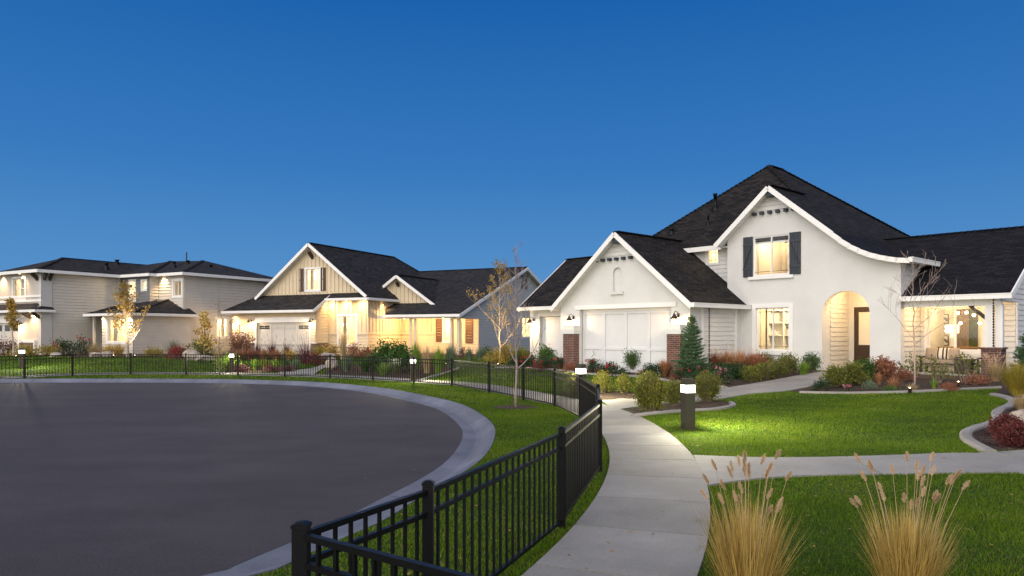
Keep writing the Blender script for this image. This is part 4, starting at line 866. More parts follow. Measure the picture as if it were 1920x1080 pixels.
# ---- grass blades
def pip(X, Y, poly):
    P = np.array(poly); r = np.zeros(len(X), bool); x0, y0 = P[:, 0], P[:, 1]; x1, y1 = np.roll(x0, -1), np.roll(y0, -1)
    for a, b, c, d in zip(x0, y0, x1, y1):
        if b == d: continue
        k = ((b > Y) != (d > Y)) & (X < (c - a) * (Y - b) / (d - b) + a); r ^= k
    return r
def foot(h_, L): return [h_.w(*p) for p in L]
feet = [foot(R, [(-16, -2.6), (-12.9, -2.6), (-12.9, -3.7), (-6, -3.7), (-6, 0), (3, 0), (3, 10), (-16, 10)]), foot(Mh, [(-7.5, 0), (0, 0), (3.3, 1), (9.4, 2), (9.4, 23), (-7.5, 23)]), foot(Lh, [(-11, fb), (0, fb), (2, 1.4), (6.7, 1.4), (6.7, 14), (-11, 14)])]
excl = [RING, walkpoly, crosspoly, entrypoly, mpoly] + beds + feet
ys = [(2.2, 5, 5200, .0035, .045), (5, 8, 4200, .0042, .045), (8, 12, 2700, .005, .045), (12, 18, 1500, .007, .045), (18, 26, 520, .012, .048), (26, 36, 130, .022, .055), (36, 46, 60, .03, .055)]
V_ = []
for y0, y1, den, bw, bh in ys:
    w0 = .76 * y1 + 2.2; cnt = int(den * 2 * w0 * (y1 - y0)); X = rng.uniform(-w0, w0, cnt); Y = rng.uniform(y0, y1, cnt)
    k = (np.abs(X) < .76 * Y + 2.0) & ~pip(X, Y, offs(loop, -sgn * .01)); X, Y = X[k], Y[k]
    for e in excl:
        k = ~pip(X, Y, e); X, Y = X[k], Y[k]
    n_ = len(X); rr_ = np.hypot(X + 12.5, Y - 15); t = np.clip((rr_ - 18) / 9, 0, 1); Z = .4 * t * t * (3 - 2 * t) - .003
    an = rng.uniform(0, 2 * pi, n_); ln = rng.uniform(0, 2 * pi, n_); lean = rng.uniform(.1, .85, n_); patch = .82 + .25 * np.sin(X * 1.3 + Y * .7) * np.sin(Y * 1.9 - X * .4)
    h = bh * rng.uniform(.55, 1.15, n_) * patch; wd = bw * rng.uniform(.7, 1.3, n_)
    p = np.stack([X, Y, Z], 1); d = np.stack([np.cos(an) * wd, np.sin(an) * wd, np.zeros(n_)], 1); tip = np.stack([np.cos(ln) * lean * h, np.sin(ln) * lean * h, h], 1)
    pn = np.sin(X * .9 + 1.3 * np.sin(Y * .6)) * np.sin(Y * .8) + .7 * np.sin(X * 2.7 + 2 * np.sin(Y * 1.9)) * np.sin(Y * 3.1 + X) ; v = np.clip(rng.normal(.42, .16, n_) + .15 * pn, 0, 1); v = np.where(rng.random(n_) < .015 + .075 * np.clip(pn, 0, 2), 1.0, np.minimum(v, .8))
    V_.append((np.stack([p - d, p + d, p + tip], 1).reshape(-1, 3), v))
vv = np.concatenate([a for a, _ in V_]); cv = np.concatenate([b for _, b in V_]); nf = len(cv)
me = bpy.data.meshes.new('grass'); me.vertices.add(nf * 3); me.vertices.foreach_set('co', vv.astype(np.float32).ravel()); me.loops.add(nf * 3); me.loops.foreach_set('vertex_index', np.arange(nf * 3, dtype=np.int32))
me.polygons.add(nf); me.polygons.foreach_set('loop_start', np.arange(0, nf * 3, 3, dtype=np.int32)); me.polygons.foreach_set('loop_total', np.full(nf, 3, dtype=np.int32))
at_ = me.attributes.new('v', 'FLOAT', 'FACE'); at_.data.foreach_set('value', cv.astype(np.float32)); me.materials.append(M['grass']); me.update()
go_ = bpy.data.objects.new('grass', me); C.objects.link(go_); tag(go_, 'short mown green lawn grass around the cul-de-sac', 'grass', kind='stuff')
print('grass blades', nf)
# ================================================================= FENCE
fr = empty('metal_fence', (posts[0][0], posts[0][1], 0)); tag(fr, 'black metal picket fence curving round the cul-de-sac beside the sidewalk', 'fence')
P0 = Vector((posts[0][0], posts[0][1], 0))
c0 = Vector(posts[0]); turn = (c0[0] + .81 * 2.44, c0[1] - .585 * 2.44)
def post(p, z=0, w=.064):
    m = MB(); x, y = p[0] - P0.x, p[1] - P0.y; h = w / 2; m.box(-h, h, -h, h, z - .05, z + .925); m.prism([(-h - .004, -h - .004, z + .926), (h + .004, -h - .004, z + .926), (h + .004, h + .004, z + .926), (-h - .004, h + .004, z + .926)], (0, 0, .014))
    i = len(m.v); m.face([(-h, -h, z + .941), (h, -h, z + .941), (h * .5, -h * .5, z + .952), (-h * .5, -h * .5, z + .952)]); m.face([(h, -h, z + .941), (h, h, z + .941), (h * .5, h * .5, z + .952), (h * .5, -h * .5, z + .952)])
    m.face([(h, h, z + .941), (-h, h, z + .941), (-h * .5, h * .5, z + .952), (h * .5, h * .5, z + .952)]); m.face([(-h, h, z + .941), (-h, -h, z + .941), (-h * .5, -h * .5, z + .952), (-h * .5, h * .5, z + .952)]); m.face([(-h * .5, -h * .5, z + .952), (h * .5, -h * .5, z + .952), (h * .5, h * .5, z + .952), (-h * .5, h * .5, z + .952)])
    o = m.build('post', 'black_metal', fr); o.location = (x, y, 0); return o
def panel(p, q, z=0):
    p = Vector((p[0], p[1], 0)) - P0; q = Vector((q[0], q[1], 0)) - P0; d = (q - p); L = d.length; d.normalize(); a = p + d * .033; b = q - d * .033; m = MB()
    for h, w_, hh in ((.885, .034, .03), (.755, .03, .028), (.07, .03, .028)): m.bar(a + Vector((0, 0, h + z)), b + Vector((0, 0, h + z)), w_, hh)
    n = max(2, round(L / .122))
    for k in range(1, n):
        c = p + d * (L * k / n)
        for z0, z1 in ((.085, .740), (.770, .869)): m.bar(c + Vector((0, 0, z0 + z)), c + Vector((0, 0, z1 + z)), .017, .017, (d.x, d.y, 0))
    return m.build('rail_panel', 'black_metal', fr)
allp = [turn] + posts
for i, p in enumerate(allp): post(p, 0, .07 if i < 2 else .064)
for i in range(len(allp) - 1): panel(allp[i], allp[i + 1])
# ================================================================= BOLLARDS
def bollard(x, y, label, pw=1.0, rot=.5):
    r_ = empty('bollard_light', (x, y, T(x, y)), rot); tag(r_, label, 'bollard', 'square bollard lights along the sidewalk')
    h = .098; MB().box(-h, h, -h, h, -.05, .70).build('post', 'bollard', r_); MB().box(-h - .004, h + .004, -h - .004, h + .004, .845, .965).build('cap', 'bollard', r_)
    m = MB(); g = h + .002; m.box(-g, g, -g, g, .702, .843); m.build('light_band', 'bollard_light', r_)
    for dx, dy in ((1, 0), (-1, 0), (0, 1), (0, -1)): slight(r_, (dx * (g + .02), dy * (g + .02), .77), (dx, dy, -.28), 60 * pw * (.6 if dx < 0 else 4.2 if dx > 0 else 3.0 if dy < 0 else .8), 140, (1, .89, .62), .05, .9)
for (px, py), lb, pw, ro in (((1290, 805), 'dark bronze bollard light standing in the lawn right of the sidewalk', 1, .25), ((1089, 748), 'bollard light behind the fence corner by the yellow bushes', .8, .7), ((775, 716), 'bollard light by the grasses in front of the tan house porch', .6, .3), ((434, 698), 'bollard light behind the fence by the thin bare tree', .5, .4), ((41, 690), 'bollard light at the far left in front of the grey house', .8, .4)):
    x, y, z = at(px, py); bollard(x, y, lb, pw, ro)
# ================================================================= PLANTS
def rv(): 
    z = random.uniform(-1, 1); t = random.uniform(0, 2 * pi); s = math.sqrt(1 - z * z); return Vector((s * cos(t), s * sin(t), z))
def leaf(m, p, d, l, w, c):
    d = d.normalized(); s = d.cross(rv()); 
    if s.length < .05: return
    s.normalize(); b = p + d * l * .5
    m.face([p, b + s * w, p + d * l, b - s * w], c)
def shrub(w, h, n, ls, style='round', asp=.45):
    n = int(n * 2.3); ls *= 1.2
    """leafy shrub: stems rising from the base, leaves clustered on their outer ends"""
    m = MB(); st = MB(); k = max(8, int(n / 28)); 
    for i in range(k):
        t = random.uniform(0, 2 * pi); u = math.sqrt(random.random())
        if style == 'up': top = Vector((cos(t) * u * w * .5, sin(t) * u * w * .5, h * random.uniform(.72, 1.08) * (1 - .3 * u * u))); base = Vector((top.x * .35, top.y * .35, 0))
        elif style == 'vase': top = Vector((cos(t) * u * w * .5, sin(t) * u * w * .5, h * random.uniform(.5, 1.02))); base = Vector((top.x * .2, top.y * .2, 0)); top.x *= .5 + .5 * top.z / h; top.y *= .5 + .5 * top.z / h
        else:
            ph = random.uniform(0, 1) ** .7 * pi * .5; top = Vector((cos(t) * cos(ph) * w * .5, sin(t) * cos(ph) * w * .5, h * (.14 + .86 * sin(ph)))) * random.uniform(.82, 1.06); base = Vector((top.x * .15, top.y * .15, 0))
        st.tube([base, base.lerp(top, .55) + Vector((0, 0, h * .05)), top], [.012 * h + .004, .008 * h + .003, .002], 3, .3, False)
        cb = random.uniform(-.2, .2); lo = .25 if style == 'up' else .45
        for j in range(int(n / k)):
            f = random.uniform(lo, 1.03); sp = w * .09 * (1.3 - f * .6) + ls * .4
            p = base.lerp(top, f) + Vector((random.gauss(0, sp), random.gauss(0, sp), random.gauss(0, sp * .7)))
            if p.z < .01: p.z = random.uniform(.01, .06)
            d = (top - base).normalized() * (.9 if style != 'round' else .3) + rv() * .8 + Vector((p.x, p.y, .2)) * .4 / max(w, .2)
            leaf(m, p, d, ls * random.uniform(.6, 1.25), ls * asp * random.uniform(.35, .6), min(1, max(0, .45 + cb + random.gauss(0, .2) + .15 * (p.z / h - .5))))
    return m, st
def clump(w, h, n, bw, spread=.5, arch_=.35, seg=3, bf=.13):
    """ornamental grass: fine arching blades from one crown"""
    m = MB()
    for i in range(n):
        t = random.uniform(0, 2 * pi); u = random.random() ** .6; b = Vector((cos(t) * u * w * bf, sin(t) * u * w * bf, 0)); l = h * random.uniform(.5, 1.08); out = u * spread * w * random.uniform(.6, 1.2); t2 = t + random.gauss(0, .5)
        c = min(1, max(0, random.gauss(.5, .24))); s = Vector((-sin(t2), cos(t2), 0)) * bw; pts = []
        for k in range(seg + 1):
            f = k / seg; pts.append(b + Vector((cos(t2) * out * f ** 1.6, sin(t2) * out * f ** 1.6, l * (f - arch_ * f * f * u * .7))))
        for k in range(seg):
            a0 = 1 - (k / seg) ** 2; a1 = 1 - ((k + 1) / seg) ** 2
            if k == seg - 1: m.face([pts[k] - s * a0, pts[k] + s * a0, pts[k + 1]], c)
            else: m.face([pts[k] - s * a0, pts[k] + s * a0, pts[k + 1] + s * a1, pts[k + 1] - s * a1], c)
    return m
def plumes(w, h, n, r_=.012, l_=.09, stem=True, droop=.2, hair=26, bend=.55):
    m = MB(); 
    for i in range(n):
        t = random.uniform(0, 2 * pi); u = random.random() ** .6; out = u * w * .5; hh = h * random.uniform(.66, 1.04); b = Vector((cos(t) * u * w * .1, sin(t) * u * w * .1, 0)); tip = Vector((cos(t) * out, sin(t) * out, hh))
        md = b.lerp(tip, .6) + Vector((0, 0, hh * .08)); m.tube([b, md, tip], [.0022, .0018, .0012], 3, .35, False)
        d = ((tip - md).normalized() + Vector((cos(t) * droop, sin(t) * droop, random.uniform(-.1, .1)))).normalized(); cc = random.uniform(.3, .8)
        for k in range(hair):
            f = random.random(); rr_ = r_ * (math.sin(pi * min(1, .12 + f * .9)) * .9 + .15); q = tip + d * l_ * (f - .3); dd = (d * .8 + rv() * .75).normalized(); s = dd.cross(rv()).normalized() * (l_ * .018 + .0008)
            m.face([q - s, q + s, q + dd * (rr_ * 1.9 + .004)], cc + random.uniform(-.15, .15))
    return m
def flowers(w, h, n, size, low=.3):
    m = MB(); cl = [(random.gauss(0, w * .22), random.gauss(0, w * .22), h * random.uniform(low, 1.02)) for _ in range(max(3, n // 9))]
    for i in range(n):
        c_ = random.choice(cl); p = Vector(c_) + rv() * size * 1.6
        for k in range(6): leaf(m, p, rv() + Vector((0, 0, .3)), size, size * .42, random.random())
    return m
PROTO = {}
def plant(name, cat, kind, px, py, W, H_, label, color='green', group=None, **k):
    """px, py: where the plant meets the ground in the photo; W, H_: its width and height there in pixels"""
    x, y, z = at(px, py); s = y / F; w, h = W * s * (1.2 if kind == 'round' and py < 725 else 1.08), H_ * s * 1.05; far = y > 24; fl = k.pop('fl', None)
    r_ = None
    if kind == 'grass':
        n = k.get('n', 170 if far else 420); m = clump(w, h, n, k.get('bw', .006 * (1.9 if far else 1) * max(1, y / 30)), k.get('spread', .5), k.get('arch', .35)); o = m.build(name, LM[color], None, uv=False); o.location = (x, y, z)
        if k.get('pl'): q = plumes(w * 1.05, h * k.get('ph', 1.15), k['pl'], .012 + .0006 * y, .10 + .002 * y, hair=14 if far else 26); q.build('plume', LM[k.get('pc', 'plume')], o, uv=False)
    else:
        n = k.get('n', 420 if far else 1500); ls = k.get('ls', max(.035, w * .075)); m, stm = shrub(w, h, n, ls, kind, k.get('asp', .5))
        o = m.build(name, LM[color], None, uv=False); o.location = (x, y, z); stm.build('stem', 'bark', o, uv=False)
        if fl: flowers(w, h, fl[1], max(.022, .0011 * y), fl[2] if len(fl) > 2 else .45).build('blossom', LM[fl[0]], o, uv=False)
    o.rotation_euler = (0, 0, random.uniform(0, 6)); tag(o, label, cat, group, 'thing'); return o
G = 'grass_clump', 'grass clump', 'grass'; S = 'shrub', 'shrub'
# foreground clumps with bottlebrush plumes
for X_, lb, wd, ht in ((1.575, 'golden fountain grass in the foreground nearer the sidewalk', .60, .72), (2.64, 'golden fountain grass in the foreground at the bottom right', .58, .67)):
    o = clump(wd, ht, 1050, .0034, .46, .08, 4, .26).build('grass_clump', LM['gold'], None, uv=False); o.location = (X_, 4.75, 0); tag(o, lb, 'grass clump', 'golden fountain grasses in the near lawn', 'thing')
    q = MB()
    q = plumes(wd * 1.15, ht * 1.40, 26, .010, .08, hair=260, droop=.3); q.build('plume', LM['plume'], o, uv=False)
# island bed by the near bollard
plant(*S, 'up', 1219, 775, 46, 66, 'upright yellow-green bush at the left end of the bollard bed', 'yolive', n=3600, ls=.045)
plant(*S, 'up', 1213, 752, 34, 52, 'olive bush just behind the yellow-green bush by the entry path', 'olive', n=1500, ls=.045)
plant(*S, 'up', 1263, 762, 30, 46, 'small olive bush left behind the near bollard', 'olive', n=1400, ls=.045)
plant(*S, 'up', 1326, 754, 42, 52, 'dense olive green bush right of the near bollard', 'olive', n=2400, ls=.045)
plant(*S, 'round', 1129, 737, 36, 36, 'speckled yellow bush nearest the fence corner by the entry path', 'yolive', n=1500, ls=.045)
plant(*S, 'round', 1169, 738, 30, 31, 'speckled yellow bush second from the fence corner', 'yolive', n=1200, ls=.045)
plant(*S, 'round', 1076, 745, 34, 40, 'yellow-green bush seen through the fence before its corner', 'olive', n=900, ls=.045)
# foundation bed of the white house
plant(*S, 'round', 1032, 683, 50, 30, 'dark green hedge ball at the left garage bay', 'green', n=900)
plant('tall_perennial', 'plant', 'vase', 1031, 664, 14, 26, 'thin brown perennial rising behind the hedge ball', 'rust', n=60)
plant(*S, 'round', 1087, 690, 34, 34, 'round green shrub at the left brick pilaster', 'green', n=800)
plant(*S, 'vase', 1131, 693, 32, 36, 'vase shaped green shrub in front of the left garage panels', 'green', n=800)
plant(*S, 'vase', 1190, 698, 36, 38, 'vase shaped green shrub in front of the right garage panels', 'green', n=900)
for px, py, w, h, lb in ((968, 690, 36, 18, 'far left'), (994, 690, 34, 20, 'left of the hedge ball'), (1022, 693, 36, 20, 'in front of the hedge ball'), (1052, 694, 34, 22, 'between hedge ball and brick pilaster'), (1110, 698, 32, 22, 'between the pilaster shrub and the vase shrub'), (1146, 704, 38, 20, 'between the two vase shrubs')):
    plant('rose_bush', 'rose bush', 'round', px, py, w, h, 'low rose bush with crimson blooms, ' + lb, 'dark', n=420, fl=('redf', 60, .35))
for px, py, w, h, c, lb in ((980, 680, 30, 24, 'olive', 'green shrub behind the far left rose bushes'), (1008, 697, 26, 14, 'maroon', 'low maroon mound between the left rose bushes'), (1092, 700, 26, 14, 'maroon', 'low maroon mound before the pilaster shrub'), (1128, 703, 24, 12, 'maroon', 'low maroon mound before the left vase shrub'), (1168, 706, 26, 13, 'dark', 'low dark mound between the vase shrubs'), (1206, 703, 20, 12, 'rust', 'low bronze mound right of the right vase shrub'), (1300, 716, 30, 14, 'dark', 'low dark mound between the two roses under the spruce'), (1264, 716, 22, 12, 'maroon', 'low maroon mound left of the spruce roses')): plant(*S, 'round', px, py, w, h, lb, c, n=260)
plant(*S, 'round', 1070, 697, 24, 16, 'small bronze shrub at the foot of the brick pilaster', 'rust', n=400)
plant(*S, 'round', 1222, 708, 34, 24, 'low dark shrub right of the garage door shrubs', 'dark', n=600)
plant(*G, 1245, 706, 34, 34, 'pinkish orange grass before the right brick pilaster', 'orange', n=420, arch=.2)
plant(*G, 1268, 703, 32, 32, 'rust grass beside the spruce foot', 'rust', n=420, arch=.2)
for px, h, lb in ((1284, 22, 'left under the spruce'), (1318, 22, 'right under the spruce')): plant('rose_bush', 'rose bush', 'round', px, 712, 34, h, 'dark rose bush with red blooms ' + lb, 'dark', n=500, fl=('redf', 60, .6))
for px, py, w, h, c, lb in ((1338, 697, 40, 38, 'rust', 'first'), (1362, 698, 42, 42, 'orange', 'second'), (1388, 700, 46, 44, 'orange', 'third'), (1412, 700, 40, 40, 'rust', 'fourth')): plant(*G, px, py, w, h, '%s orange grass clump right of the spruce under the siding' % lb, c, n=520, arch=.2, pl=26, ph=1.08, pc='plume')
plant('hydrangea', 'hydrangea', 'round', 1424, 697, 38, 32, 'dried tan hydrangea below the ground floor window', 'rust', n=400, fl=('plume', 60, .5))
plant(*S, 'up', 1438, 692, 24, 30, 'upright bright green shrub under the ground floor window', 'green', n=500)
for px, w, h, lb in ((1352, 56, 22, 'left'), (1384, 46, 22, 'right')): plant('ground_cover', 'plant', 'round', px, 710, w, h, 'low dark green planting %s behind the pink roses' % lb, 'dark', n=600)
plant('rose_bush', 'rose bush', 'round', 1352, 722, 34, 32, 'rose bush with large pink blooms beside the entry path', 'dark', n=500, fl=('pinkf', 90, .5))
for px, py, w, h, lb in ((1408, 716, 36, 26, 'lowest boxwood at the left of the entry path row'), (1434, 712, 36, 30, 'second boxwood of the entry path row'), (1458, 708, 34, 32, 'third boxwood of the entry path row'), (1478, 703, 36, 38, 'tallest boxwood of the entry path row'), (1520, 698, 32, 34, 'boxwood nearest the arched entry')): plant(*S, 'up', px, py, w, h, lb, 'olive' if px != 1520 else 'green', n=900)
plant(*G, 1506, 704, 32, 30, 'striped yellow grass beside the arched entry', 'lime', n=260, bw=.012)
# right of the entry path
for px, py, w, h, lb in ((1566, 727, 46, 36, 'front olive bush right of the entry path'), (1598, 722, 44, 36, 'middle olive bush right of the entry path'), (1624, 713, 38, 34, 'rear green bush before the stucco pier')): plant(*S, 'round', px, py, w, h, lb, 'olive' if px < 1610 else 'green', n=1100)
plant(*S, 'round', 1540, 733, 30, 18, 'small dark shrub at the path edge', 'dark', n=500)
plant('rose_bush', 'rose bush', 'round', 1586, 737, 20, 14, 'tiny rose bush with pink blooms at the lawn edge', 'dark', n=160, fl=('pinkf', 40, .4))
plant(*S, 'round', 1630, 730, 22, 14, 'small grey green mound in the mulch', 'blue', n=300)
plant(*S, 'round', 1657, 712, 48, 36, 'rusty pink shrub against the stucco pier', 'rust', n=1100)
plant(*G, 1648, 722, 20, 26, 'narrow tan grass left of the rusty shrub', 'orange', n=220)
plant(*G, 1676, 729, 40, 24, 'loose pinkish grass before the rusty shrub', 'orange', n=260)
plant(*S, 'round', 1695, 716, 30, 20, 'low bronze shrub left of the birch', 'rust', n=400)
plant('ground_cover', 'plant', 'round', 1672, 735, 30, 9, 'flat green mat at the lawn edge', 'green', n=260)
for px, py, w, h, lb in ((1707, 713, 36, 46, 'laurel shrub left of the pale tree'), (1756, 718, 40, 46, 'laurel shrub in the middle before the porch'), (1812, 718, 44, 56, 'laurel shrub before the striped porch pillow')): plant('laurel', 'shrub', 'up', px, py, w, h, lb, 'olive', n=85, ls=.08, asp=.55)
plant(*G, 1711, 735, 28, 18, 'spiky cream grass at the foot of the pale tree', 'tan', n=120, bw=.01)
plant(*G, 1752, 730, 18, 22, 'spiky yellow grass right of the pale tree', 'lime', n=90, bw=.01)
plant(*S, 'round', 1778, 733, 34, 12, 'low rusty mound by the spotlight', 'rust', n=300)
plant(*S, 'round', 1830, 722, 40, 16, 'low bronze mound under the brick pedestal', 'rust', n=300)
plant(*G, 1866, 716, 46, 42, 'airy tan grass before the brick pedestal', 'tan', n=420, pl=40, ph=1.15)
plant(*G, 1908, 742, 68, 66, 'big golden green grass at the right edge', 'yellow', n=1300, arch=.25)
plant(*G, 1918, 772, 46, 34, 'tan grass before the golden green grass at the right edge', 'tan', n=600)
plant('barberry', 'shrub', 'round', 1888, 818, 56, 34, 'dark red barberry behind the curved edging', 'maroon', n=2200, ls=.035)
plant('barberry', 'shrub', 'round', 1908, 838, 62, 38, 'crimson barberry nearest the cross path', 'maroon', n=2600, ls=.035)
# tan house beds
plant(*S, 'round', 430, 696, 44, 28, 'yellow green mound left of the bollard', 'lime', n=500)
for px, w, h, c, lb in ((478, 30, 26, 'lime', 'bright clump right of the bollard'), (498, 32, 24, 'olive', 'olive clump second right of the bollard'), (516, 20, 24, 'lime', 'striped clump third right of the bollard'), (536, 24, 24, 'green', 'dark clump fourth right of the bollard'), (552, 26, 26, 'blue', 'pale striped clump by the path bend')): plant(*G, px, 694, w, h, lb + ' behind the fence', c, n=170)
for px, lb in ((452, 'left'), (508, 'middle'), (540, 'right')): plant('ground_cover', 'plant', 'round', px, 698, 30, 10, 'low purple mound at the %s of the striped clumps' % lb, 'purple', n=200)
plant('smoke_bush', 'shrub', 'up', 452, 668, 40, 46, 'reddish shrub left of the tan house garage', 'rust', n=500)
for px, w, h, lb in ((482, 26, 34, 'first dark purple grass before the garage door'), (510, 26, 40, 'second dark purple grass before the garage door'), (538, 24, 36, 'third dark purple grass before the garage door'), (572, 46, 52, 'largest purple grass at the garage corner')): plant(*G, px, 673 + (8 if px > 560 else 0), w, h, lb, 'purple', n=130, arch=.5, pl=14, ph=1.0, pc='purple', spread=.7)
for i, (px, c) in enumerate(((448, 'orange'), (470, 'rust'), (494, 'orange'), (518, 'orange'), (544, 'gold'))): plant(*G, px, 675, 40, 24, 'tan orange grass clump %s in the long row before the garage' % ('farthest left', 'second from the left', 'in the middle', 'second from the right', 'farthest right')[i], c, n=260)
plant(*G, 412, 690, 38, 50, 'tall straw grass beside the thin bare tree', 'tan', n=260)
for px, c, h, lb in ((600, 'yellow', 18, 'left of the leaning boulder'), (622, 'gold', 22, 'under the siding corner'), (662, 'orange', 24, 'under the lit window'), (690, 'rust', 16, 'right of the lit window')): plant(*S, 'round', px, 671, 34, h, '%s low fall shrub %s of the tan house' % (c, lb), c, n=330)
plant('barberry', 'shrub', 'round', 592, 684, 40, 16, 'deep red low barberry left of the boulder', 'maroon', n=300)
plant(*G, 643, 674, 30, 50, 'tall straw feather grass before the lit window', 'tan', n=140, arch=.05, spread=.25, pl=30, ph=1.05)
for px, w, h, c, lb in ((650, 30, 34, 'blue', 'left of the spiky clump'), (684, 34, 34, 'green', 'behind the spiky clump')): plant(*G, px, 698, w, h, 'upright striped grass %s in the bed behind the fence' % lb, c, n=200)
plant('yucca', 'yucca', 'grass', 717, 704, 34, 30, 'spiky yellow green yucca in the bed behind the fence', 'lime', n=90, bw=.02)
plant('viburnum', 'shrub', 'round', 722, 697, 46, 52, 'tall leafy green shrub left of the tan porch', 'green', n=700, ls=.13)
plant('viburnum', 'shrub', 'round', 748, 700, 44, 50, 'leafy green shrub right beside its taller neighbour', 'green', n=700, ls=.13)
plant(*S, 'round', 752, 668, 24, 20, 'bronze shrub under the porch post pair', 'rust', n=200)
for px, py, w, h, c, lb in ((780, 692, 30, 54, 'lime', 'by the porch bollard'), (800, 700, 36, 52, 'tan', 'second from the bollard'), (822, 700, 40, 52, 'lime', 'third from the bollard'), (845, 690, 36, 48, 'blue', 'blue green, by the downspout')): plant(*G, px, py, w, h, 'tall feathery grass %s before the porch' % lb, c, n=320, spread=.35, arch=.15)
plant(*S, 'round', 866, 673, 22, 20, 'dark shrub below the rust shutter', 'purple', n=200)
for px, c, lb in ((880, 'blue', 'below the rust shutter'), (899, 'blue', 'at the corner of the pale siding')): plant(*G, px, 676, 22, 28, 'pale blue grass ' + lb, c, n=160)
plant(*S, 'round', 913, 673, 24, 26, 'dark green shrub before the pale siding', 'green', n=250)
for px, py, h, c, lb in ((928, 684, 26, 'yellow', 'left of the spotlit tree'), (950, 682, 36, 'yellow', 'behind the bare sapling'), (976, 688, 34, 'olive', 'left of the garage bay wall')): plant(*S, 'round', px, py, 36, h, 'lit yellow shrub ' + lb, c, n=400)
# grey house bed
plant(*S, 'up', 8, 667, 36, 32, 'dark red shrub before the grey house garage', 'maroon', n=260)
for px, w, h, c, lb in ((48, 50, 14, 'yellow', 'yellow groundcover shrub under the stone plinth'), (95, 34, 18, 'yellow', 'yellow shrub at the pilaster foot'), (290, 34, 12, 'yellow', 'low yellow shrub under the blank siding')): plant(*S, 'round', px, 668, w, h, lb, c, n=260)
plant('rose_bush', 'rose bush', 'round', 120, 667, 40, 28, 'red flowering bush at the grey house corner', 'dark', n=300, fl=('redf', 50, .5))
plant('rose_bush', 'rose bush', 'up', 153, 668, 34, 34, 'taller red flowering bush left of the boulders', 'dark', n=300, fl=('redf', 40, .7))
for px, lb in ((176, 'left of the far maple'), (203, 'under the far lit window'), (222, 'at the far maple trunk')): plant(*G, px, 668, 36, 28, 'tan grass mound ' + lb, 'tan' if px < 200 else 'gold', n=220)
plant(*G, 326, 668, 34, 34, 'blue green spiky grass before the blank grey siding', 'blue', n=120, bw=.02, spread=.8)
plant('burning_bush', 'shrub', 'round', 333, 673, 34, 22, 'bright red round bush before the pale boulder', 'red', n=420)
plant(*S, 'round', 383, 672, 48, 34, 'yellow green mound right of the pale boulder', 'olive', n=420)
# rocks
def rock(px, py, W, H_, label, light=False):
    import bmesh
    x, y, z = at(px, py); s = y / F; bm = bmesh.new(); bmesh.ops.create_icosphere(bm, subdivisions=3, radius=1); pl_ = [(rv(), random.uniform(.6, .9)) for _ in range(11)]
    for v in bm.verts:
        for n, d in pl_:
            t = v.co.dot(n)
            if t > d: v.co -= n * (t - d)
        v.co += v.co.normalized() * random.uniform(-.02, .02)
        v.co.x *= W * s * .56; v.co.y *= W * s * .45; v.co.z = (v.co.z + .72) * H_ * s * .62
    me = bpy.data.meshes.new('boulder'); bm.to_mesh(me); bm.free(); me.materials.append(M['rock']); o = bpy.data.objects.new('boulder', me); C.objects.link(o); o.location = (x, y, z - .03); o.rotation_euler = (0, 0, random.uniform(-.4, .4)); tag(o, label, 'rock')
rock(623, 694, 24, 24, 'upright pale boulder beside the tan house path'); rock(612, 674, 34, 14, 'low boulder lit under the tan siding corner'); rock(362, 674, 34, 20, 'large pale boulder right of the red bush')
rock(103, 669, 24, 9, 'small flat stone before the grey house corner'); rock(180, 669, 26, 11, 'left flat boulder of the pair before the grasses'); rock(200, 669, 20, 12, 'right boulder of the pair before the grasses'); rock(1916, 795, 46, 30, 'rounded boulder behind the barberries at the right edge')
rock(385, 676, 40, 12, 'dark low stone under the yellow green mound'); rock(762, 671, 24, 6, 'flat stone under the porch post pair'); rock(1170, 750, 34, 5, 'flat stepping stone in the mulch by the speckled bushes')
